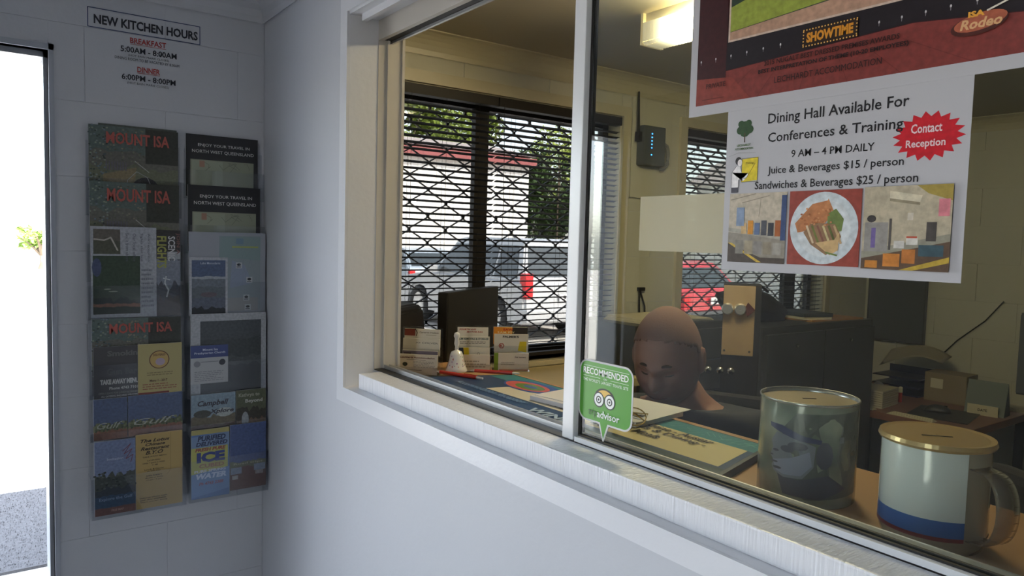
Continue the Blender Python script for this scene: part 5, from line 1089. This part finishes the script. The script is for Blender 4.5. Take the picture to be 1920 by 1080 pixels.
# racks
def rack(label, y0, y1, pockets, z0, z1):
    t = thing('brochure_rack', label, 'brochure rack', (0, 0, 0), group='clear brochure racks')
    link('back_panel', box(nb(), 0.001, 0.004, y0 - 0.002, y1 + 0.002, z0, z1), ACRYL, t)
    for (x, b_, h) in pockets:
        bm = nb(); box(bm, x + 0.007, x + 0.0095, y0 - 0.003, y1 + 0.003, b_ - 0.002, b_ + h); box(bm, 0.0045, x + 0.007, y0 - 0.003, y1 + 0.003, b_ - 0.0035, b_ - 0.001)
        box(bm, 0.0045, x + 0.007, y0 - 0.005, y0 - 0.0032, b_ - 0.0035, b_ + h); box(bm, 0.0045, x + 0.007, y1 + 0.0032, y1 + 0.005, b_ - 0.0035, b_ + h)
        link('pocket', bm, ACRYL, t)
    return t
rack('left column of clear acrylic brochure pockets on the white wall', -0.478, -0.246, [(0.012, 1.60, 0.10), (0.021, 1.42, 0.10), (0.031, 1.316, 0.09), (0.047, 1.100, 0.09), (0.056, 0.985, 0.02), (0.066, 0.772, 0.11)], 0.772, 1.80)
rack('right column of clear acrylic brochure pockets beside the corner', -0.230, -0.010, [(0.012, 1.66, 0.08), (0.021, 1.50, 0.08), (0.032, 1.312, 0.10), (0.044, 1.075, 0.10), (0.055, 0.965, 0.03), (0.066, 0.772, 0.12)], 0.772, 1.80)
def broch(name, label, x, y0, y1, z0, z1, fn, photo=True, t=0.003, m=None, group='brochures in the wall racks'):
    o, f = sheet(name, label, 'brochure', WEST(x + t, y0, z0), y1 - y0, z1 - z0, t, m, group); f.sat = 0.72; fn(f, y1 - y0, z1 - z0); f.build(o, photo)
def isa(seed, cut=False):
    def fn(f, w, h):
        r_ = random.Random(seed)
        f.scene(0, 0, w, h, [(0, '5a6e68'), (0.72, '6b6a60', 0.03), (0.55, '6f7458', 0.05), (0.30, '34363a', 0.08)], seed)
        f.rect(w * 0.62, h * 0.60, w, h, '3d4038'); f.up(); f.poly([(w * 0.15, h * 0.45), (w * 0.52, h * 0.55), (w * 0.5, h * 0.38), (w * 0.15, h * 0.34)], '8a7a50'); f.up()
        f.rect(w * 0.14, 0, w * 0.75, h * 0.34, '2e2c30'); f.up()
        f.ell(w * 0.62, h * 0.18, w * 0.20, h * 0.26, '33333a', 18); f.ell(w * 0.30, h * 0.16, w * 0.12, h * 0.14, '55505a', 16); f.up()
        f.line([(w * 0.36, h * 0.10), (w * 0.42, h * 0.40), (w * 0.52, h * 0.50), (w * 0.64, h * 0.44), (w * 0.74, h * 0.20), (w * 0.82, h * 0.05)], 0.0016, '9aa0a2'); f.line([(w * 0.50, h * 0.62), (w * 0.66, h * 0.50)], 0.002, 'b0b0a8')
        for i in range(90): f.ell(r_.uniform(0.0, 0.2) * w, r_.uniform(0.25, 1.0) * h, 0.003, 0.0025, r_.choice(('7d8c86', '4f6468', '6a7f8c', '8a9a80', '3f4e44')), 5)
        for i in range(50): f.ell(r_.uniform(0.2, 0.6) * w, r_.uniform(0.60, 0.98) * h, 0.003, 0.0025, r_.choice(('7a8066', '5d6450', '8d8a72')), 5)
        for i in range(8): f.rect(w * (0.18 + i * 0.03), h * 0.5, w * (0.195 + i * 0.03), h * 0.60, '6c6874')
        f.up(); f.text('MOUNT ISA', w * 0.185, h * 0.80, w * 0.895, h * 0.935, 'c04a36', 0.025)
    return fn
broch('visitor_guide', 'green and grey visitor guide with red title, topmost on the left', 0.012, -0.474, -0.250, 1.603, 1.842, isa(1), t=0.004)
broch('visitor_guide', 'dark-edged guide peeking out behind the topmost red-titled guide', 0.006, -0.450, -0.252, 1.61, 1.848, lambda f, w, h: f.scene(0, 0, w, h, [(0, '4f5a50'), (0.9, '46463c', 0.02)], 2), t=0.003)
broch('visitor_guide', 'green and grey visitor guide with red title, second from the top', 0.021, -0.474, -0.250, 1.423, 1.690, isa(2), t=0.004)
def flight1(f, w, h):
    f.rect(0, 0, w, h, 'a9adb6'); f.up(); f.scene(w * 0.04, h * 0.70, w * 0.44, h * 0.97, [(0, '6a6258'), (0.6, '585a48', 0.1)], 4); f.line([(w * 0.05, h * 0.86), (w * 0.2, h * 0.85), (w * 0.30, h * 0.88), (w * 0.40, h * 0.74)], 0.004, 'b8b0a4'); f.up()
    f.scene(w * 0.03, h * 0.04, w * 0.74, h * 0.68, [(0, '3f5240'), (0.25, '2f3a36', 0.05), (0.18, '8f5a3c', 0.01), (0.12, '3a443c', 0.01)], 5, ((0.08, 0.80, 0.10, 0.16, '44527a'), (0.30, 0.43, 0.08, 0.012, '98a08a'), (0.42, 0.39, 0.1, 0.010, '98a08a')))
    for k in range(4): f.text(('See it from above', 'Our local office', 'Sights that last', 'Ask reception')[k], w * (0.52 + k * 0.11), h * 0.62, w * (0.57 + k * 0.11), h * 0.93, '5c6070', 0.0, -90)
    f.ragged(w * 0.76, h * 0.1, w * 0.96, h * 0.55, '7c808c', 9)
def flight2(f, w, h):
    f.scene(0, 0, w, h, [(0, '4d4c52'), (0.65, '7f8899', 0.02), (0.38, '4a4f5c', 0.05), (0.2, '50484a', 0.06)], 6, ((0.5, 0.42, 0.18, 0.12, '7c8496'),)); f.rect(w * 0.45, h * 0.66, w, h * 0.75, 'a2a6ae'); f.rect(0, h * 0.75, w, h, '3f3c3c'); f.up()
    f.text('FLIGHTS', w * 0.02, h * 0.56, w * 0.42, h * 0.93, 'a8a838', 0.03, -90); f.text('SCENIC', w * 0.48, h * 0.64, w * 0.78, h * 0.93, 'c8c8cc', 0.02, -90); f.text('JOIN A', w * 0.80, h * 0.72, w * 0.98, h * 0.97, '8a5a54', 0.02, -90)
    f.line([(w * 0.40, h * 0.46), (w * 0.34, h * 0.38), (w * 0.5, h * 0.30), (w * 0.42, h * 0.22)], 0.004, 'c4c8cc'); f.line([(w * 0.28, h * 0.44), (w * 0.56, h * 0.42)], 0.003, 'c4c8cc')
broch('flight_brochure', 'white brochure with an aerial river photo in the left rack', 0.034, -0.474, -0.312, 1.318, 1.568, flight1)
broch('flight_brochure', 'dark scenic flights brochure with yellow sideways letters', 0.028, -0.311, -0.248, 1.318, 1.562, flight2)
broch('visitor_guide', 'red-titled visitor guide half hidden below the aerial river brochure', 0.040, -0.474, -0.250, 1.105, 1.316, isa(3), t=0.004)
def menu(f, w, h):
    f.rect(0, 0, w, h, '4e4c4e'); f.rect(0, 0, w, h * 0.10, '8a7a54'); f.up(); f.text('Smokin', w * 0.30, h * 0.83, w * 0.98, h * 0.93, '6c6a6a', 0.04); f.text('Gun Bar', w * 0.28, h * 0.50, w * 0.98, h * 0.62, '5e5c5c', 0.04)
    f.text('TAKE AWAY MENU', w * 0.14, h * 0.34, w * 1.0, h * 0.43, 'd0ccc4', 0.06); f.text('Phone 4743 7101', w * 0.34, h * 0.245, w * 0.98, h * 0.295, 'd0ccc4', 0.03); f.text('OPEN 5 DAYS FOR LUNCH & DINNER', w * 0.10, h * 0.17, w * 0.98, h * 0.205, 'a8a49c', 0.0); f.text('ALL CATERING ENQUIRIES WELCOME', w * 0.16, h * 0.115, w * 0.98, h * 0.15, 'd0ccc4', 0.02)
def yellow(f, w, h):
    f.rect(0, 0, w, h, 'b8a85c'); f.rect(0, 0, w * 0.7, h * 0.10, '8a3c30'); f.up(); f.ell(w * 0.48, h * 0.70, w * 0.23, h * 0.17, '6a3c20', 28); f.up(); f.ell(w * 0.48, h * 0.70, w * 0.21, h * 0.155, 'c8a23c', 28); f.up(); f.ell(w * 0.50, h * 0.66, w * 0.11, h * 0.07, 'b09ab0', 16); f.text('DELIVERED', w * 0.34, h * 0.77, w * 0.62, h * 0.81, '6a3c20', 0.02)
    f.ragged(w * 0.2, h * 0.40, w * 0.8, h * 0.48, '8a7c44', 2); f.text('Menu 1 - 2017', w * 0.26, h * 0.29, w * 0.66, h * 0.335, '5c3c24', 0.03); f.ragged(w * 0.1, h * 0.14, w * 0.9, h * 0.27, 'a0603c', 3)
broch('takeaway_menu', 'dark grey take away menu with white letters in the left rack', 0.050, -0.472, -0.362, 1.082, 1.240, menu, False)
broch('restaurant_flyer', 'yellow flyer with a round badge beside the dark menu', 0.0535, -0.364, -0.250, 1.090, 1.242, yellow, False)
def blue1(f, w, h):
    f.scene(0, 0, w, h, [(0, '4a5c82'), (0.36, '5c6440', 0.05), (0.24, '8a5a40', 0.02)], 8); r_ = random.Random(3)
    for i in range(60): f.ell(r_.uniform(0, w), h * r_.uniform(0.22, 0.40), 0.003, 0.004, r_.choice(('6f7648', '4a5238', '7c8058')), 5)
    f.up(); f.text('Gulf', w * 0.10, h * 0.27, w * 0.85, h * 0.42, 'a8aa98', 0.0, shear=0.4)
broch('tour_brochure', 'blue brochure with grassland photo at left in the fifth pocket', 0.0565, -0.474, -0.392, 0.985, 1.098, blue1)
broch('tour_brochure', 'deep blue brochure with a grassy horizon at right in the fifth pocket', 0.0575, -0.390, -0.250, 0.985, 1.100, blue1)
def inv(f, w, h):
    f.scene(0, 0, w, h, [(0, '6678a0'), (0.55, '4a5046', 0.05), (0.36, '3a4048', 0.04), (0.26, '2f5070', 0.01), (0.10, '7a4c40', 0.005)], 9); r_ = random.Random(8)
    for i in range(50): f.ell(r_.uniform(0, w), h * r_.uniform(0.36, 0.58), 0.004, 0.003, r_.choice(('2c322c', '5c665c', '484e4a')), 5)
    f.up(); f.line([(w * 0.68, h * 0.84), (w * 0.88, h * 0.93), (w * 0.72, h * 0.80), (w * 0.92, h * 0.86), (w * 0.76, h * 0.73), (w * 0.94, h * 0.78), (w * 0.88, h * 0.68)], 0.0016, '7a2840'); f.text('Invitation', w * 0.30, h * 0.735, w * 0.70, h * 0.77, 'a8b4d0', 0.01); f.text('Explore the Gulf', w * 0.10, h * 0.185, w * 0.92, h * 0.24, '7894b8', 0.02); f.text('FREE MAP', w * 0.4, h * 0.04, w * 0.7, h * 0.07, 'c09080', 0.02)
broch('tour_brochure', 'blue-skied lake brochure with a zigzag mark, bottom left pocket', 0.066, -0.474, -0.374, 0.777, 0.983, inv)
def lotus(f, w, h):
    f.rect(0, 0, w, h, 'b8963c'); f.up(); f.line([(w * 0.74, h * 0.98), (w * 0.74, h * 0.48), (w * 0.66, h * 0.42)], 0.0008, '8a6c28')
    for t_, a, b_, c_, d in (('The Lotus', 0.10, 0.885, 0.72, 0.93), ('Chinese', 0.20, 0.835, 0.62, 0.875), ('Restaurant', 0.10, 0.78, 0.72, 0.825), ('B.Y.O', 0.20, 0.72, 0.58, 0.77)): f.text(t_, w * a, h * b_, w * c_, h * d, '3a2a18', 0.03, shear=0.35)
    for t_, a, b_, c_ in (('TAKE AWAY MENU', 0.14, 0.68, 0.66), ('LICENSED', 0.24, 0.63, 0.52), ('OPEN 7 DAYS A WEEK', 0.14, 0.595, 0.62), ('11 AM', 0.34, 0.565, 0.46), ('Lunch & Dinner', 0.18, 0.51, 0.60), ('ph 4743 6422', 0.24, 0.485, 0.52), ('DELIVERY', 0.22, 0.425, 0.56), ('Monday to Sunday', 0.20, 0.395, 0.58), ('12 pm - 9 pm', 0.22, 0.365, 0.54), ('Delicious chinese meals', 0.08, 0.135, 0.66), ('and also available', 0.08, 0.105, 0.64), ('Thank you for dining', 0.08, 0.075, 0.66)): f.text(t_, w * a, h * b_, w * c_, h * (b_ + 0.018), '4a3a1c', 0.02)
broch('restaurant_flyer', 'mustard-yellow Chinese restaurant menu in the bottom left pocket', 0.0665, -0.373, -0.252, 0.777, 0.990, lotus, False)
def trav(f, w, h):
    f.rect(0, 0, w, h, '232428'); f.rect(w * 0.06, 0, w * 0.94, h * 0.60, '8d9478'); f.up(); f.rect(w * 0.08, 0, w * 0.5, h * 0.585, '98a084'); f.up()
    r_ = random.Random(5)
    for i in range(10):
        p = (w * r_.uniform(0.1, 0.9), h * r_.uniform(0.02, 0.55)); pts = [p]
        for k in range(4): p = (min(w * 0.92, max(w * 0.08, p[0] + r_.uniform(-0.018, 0.018))), min(h * 0.57, max(0.002, p[1] + r_.uniform(-0.016, 0.016)))); pts.append(p)
        f.line(pts, 0.0008, '5c6450')
    f.rect(w * 0.18, h * 0.48, w * 0.25, h * 0.58, 'a8785c'); f.text('ENJOY YOUR TRAVEL IN', w * 0.16, h * 0.80, w * 0.88, h * 0.86, 'd0d0cc', 0.005); f.text('NORTH WEST QUEENSLAND', w * 0.08, h * 0.70, w * 0.94, h * 0.76, 'd0d0cc', 0.005)
broch('travel_guide', 'black travel guide with a map panel, top of the right rack', 0.012, -0.229, -0.024, 1.663, 1.843, trav, False)
broch('travel_guide', 'black travel guide with a map panel, second in the right rack', 0.021, -0.226, -0.019, 1.503, 1.696, trav, False)
def mapf(f, w, h):
    f.rect(0, 0, w, h, '9aa0ac'); f.up(); f.rect(w * 0.38, h * 0.05, w * 0.93, h * 0.96, '8a9aa0'); f.up(); f.poly([(w * 0.38, h * 0.70), (w * 0.93, h * 0.66), (w * 0.93, h * 0.95), (w * 0.40, h * 0.95)], '7f9c9c'); f.rect(w * 0.55, h * 0.815, w * 0.90, h * 0.835, 'b0b838'); f.rect(w * 0.60, h * 0.86, w * 0.70, h * 0.93, '6a90a8')
    f.poly([(w * 0.52, h * 0.32), (w * 0.82, h * 0.38), (w * 0.72, h * 0.6), (w * 0.55, h * 0.66)], '8898b4'); f.rect(w * 0.40, h * 0.04, w * 0.90, h * 0.20, '9a9a96'); f.up()
    for (x, y) in ((0.64, 0.60), (0.78, 0.42), (0.74, 0.20), (0.76, 0.08)): f.rect(w * x - 0.009, h * y - 0.009, w * x + 0.009, h * y + 0.009, 'b8bcc0'); f.up(); f.ell(w * x, h * y + 0.002, 0.006, 0.004, '2a2c30', 8); f.rect(w * x - 0.007, h * y - 0.006, w * x + 0.006, h * y - 0.004, '40444c')
    r_ = random.Random(2)
    for i in range(12): f.line([(w * r_.uniform(0.4, 0.9), h * r_.uniform(0.3, 0.9)), (w * r_.uniform(0.4, 0.9), h * r_.uniform(0.3, 0.9))], 0.0004, '7a8898')
broch('street_map', 'white street map sheet with small black symbols in the right rack', 0.032, -0.226, -0.006, 1.316, 1.560, mapf, False, t=0.004)
def lake(f, w, h): f.rect(0, 0, w, h, 'b0b4bc'); f.up(); f.scene(w * 0.06, h * 0.02, w * 0.94, h * 0.95, [(0, '4a6088'), (0.70, 'a0a8b4', 0.01), (0.65, '6c7884', 0.01), (0.5, '5f6a74', 0.02), (0.30, '5a6478', 0.01), (0.12, '30363a', 0.04)], 4, ((0.5, 0.36, 0.25, 0.05, '6a5c64'),)); f.text('Lake Moondarra', w * 0.28, h * 0.88, w * 0.8, h * 0.92, 'b8c4dc', 0.01)
broch('lake_brochure', 'narrow lake brochure with blue sky standing before the street map', 0.0385, -0.226, -0.119, 1.316, 1.486, lake)
def dark(f, w, h): f.rect(0, 0, w, h, 'aaaeb4'); f.up(); f.scene(w * 0.12, h * 0.02, w * 0.93, h * 0.91, [(0, '4b5258'), (0.75, '444a4c', 0.02), (0.5, '50575a', 0.03), (0.38, '3c4244', 0.05)], 7)
broch('framed_leaflet', 'large white-bordered leaflet with a dark sea photo', 0.044, -0.224, -0.007, 1.079, 1.320, dark, t=0.005)
def church(f, w, h): f.rect(0, 0, w, h, 'b0b2b4'); f.rect(0, h * 0.68, w, h, '33478a'); f.up(); f.text('Mount Isa', w * 0.32, h * 0.86, w * 0.72, h * 0.92, 'c4cce4', 0.02); f.text('Presbyterian Church', w * 0.10, h * 0.76, w * 0.92, h * 0.83, 'c4cce4', 0.02); f.ell(w * 0.17, h * 0.52, w * 0.09, h * 0.08, '84868c', 16); f.ell(w * 0.84, h * 0.54, w * 0.09, h * 0.08, '3a3c44', 12, rot=0.6); f.rect(w * 0.26, h * 0.56, w * 0.74, h * 0.58, '808288'); f.ragged(w * 0.1, h * 0.06, w * 0.9, h * 0.34, '8a8c92', 6)
broch('church_leaflet', 'small blue-headed church leaflet before the dark sea leaflet', 0.0515, -0.226, -0.121, 1.115, 1.228, church, False)
def camp(f, w, h): f.scene(0, 0, w, h, [(0, '7a94a4'), (0.45, '6a6048', 0.06), (0.2, '5a4030', 0.03)], 3, ((0.25, 0.5, 0.2, 0.1, '4a4c44'), (0.75, 0.5, 0.2, 0.12, 'a8b0ac'))); f.text('Campbell', w * 0.14, h * 0.66, w * 0.84, h * 0.84, '3a3440', 0.03, shear=0.3); f.text('Xplore', w * 0.40, h * 0.46, w * 0.96, h * 0.60, '3a3440', 0.03, shear=0.3)
def kath(f, w, h): f.scene(0, 0, w, h, [(0, '5c6244'), (0.5, '403c30', 0.08), (0.25, '7a5c40', 0.05)], 5, ((0.3, 0.22, 0.12, 0.22, '98a0a4'),)); f.text('Kathryn to', w * 0.08, h * 0.80, w * 0.78, h * 0.92, 'a8a890', 0.03); f.text('Beyond', w * 0.30, h * 0.64, w * 0.88, h * 0.76, 'c8c8c0', 0.03)
broch('tour_brochure', 'pale-sky brochure with dark script title in the right rack', 0.0565, -0.226, -0.101, 0.968, 1.084, camp)
broch('tour_brochure', 'olive brochure with a waterfall photo at the right rack edge', 0.0575, -0.099, -0.010, 0.968, 1.086, kath)
def ice(f, w, h):
    f.rect(0, 0, w, h, '4a74b0'); f.rect(0, h * 0.36, w * 0.96, h * 0.74, 'b8b838'); f.rect(0, h * 0.93, w, h, 'a89c44'); f.poly([(0, h * 0.74), (w, h * 0.74), (w, h * 0.93), (0, h * 0.90)], '6a8ab4'); f.up(); f.poly([(0, h * 0.36), (w, h * 0.42), (w, h * 0.10), (0, h * 0.02)], '5f8cc4'); f.up()
    f.text('PURIFIED', w * 0.16, h * 0.83, w * 0.90, h * 0.91, '26345c', 0.04, shear=0.2); f.text('DELIVERED', w * 0.12, h * 0.76, w * 0.95, h * 0.82, '26345c', 0.04, shear=0.2); f.text('FRESH PURE', w * 0.10, h * 0.685, w * 0.90, h * 0.735, 'a03c30', 0.05, shear=0.2)
    f.text('ICE', w * 0.14, h * 0.52, w * 0.88, h * 0.67, '28408c', 0.06); f.text('CUBED', w * 0.20, h * 0.44, w * 0.86, h * 0.50, 'a86c3c', 0.04); f.text('PURE SPRING', w * 0.08, h * 0.375, w * 0.9, h * 0.415, 'd0d8e4', 0.03); f.text('WATER', w * 0.12, h * 0.28, w * 0.92, h * 0.36, 'c0d0e8', 0.05, shear=0.2); f.text('Ph 4743 2388', w * 0.2, h * 0.19, w * 0.84, h * 0.235, '9a3c50', 0.03, shear=0.2)
broch('ice_flyer', 'blue and yellow ice and water flyer in the bottom right pocket', 0.0665, -0.240 + 0.012, -0.121, 0.777, 0.982, ice, False)
def blue2(f, w, h): f.scene(0, 0, w, h, [(0, '3c548c'), (0.42, '6c6c4c', 0.02), (0.34, '6a4438', 0.02)], 6); f.rect(w * 0.02, h * 0.24, w * 0.32, h * 0.34, '7f8fa8'); f.rect(w * 0.66, h * 0.26, w * 0.98, h * 0.36, '7f8fa8'); f.up(); f.rect(w * 0.06, h * 0.16, w * 0.22, h * 0.22, 'a8a4a0'); f.rect(w * 0.70, h * 0.20, w * 0.92, h * 0.26, '98908a'); f.text('Road trips', w * 0.1, h * 0.37, w * 0.9, h * 0.41, 'b8b890', 0.01)
broch('tour_brochure', 'deep blue brochure with red road photo beside the ice flyer', 0.066, -0.119, -0.012, 0.785, 0.985, blue2)
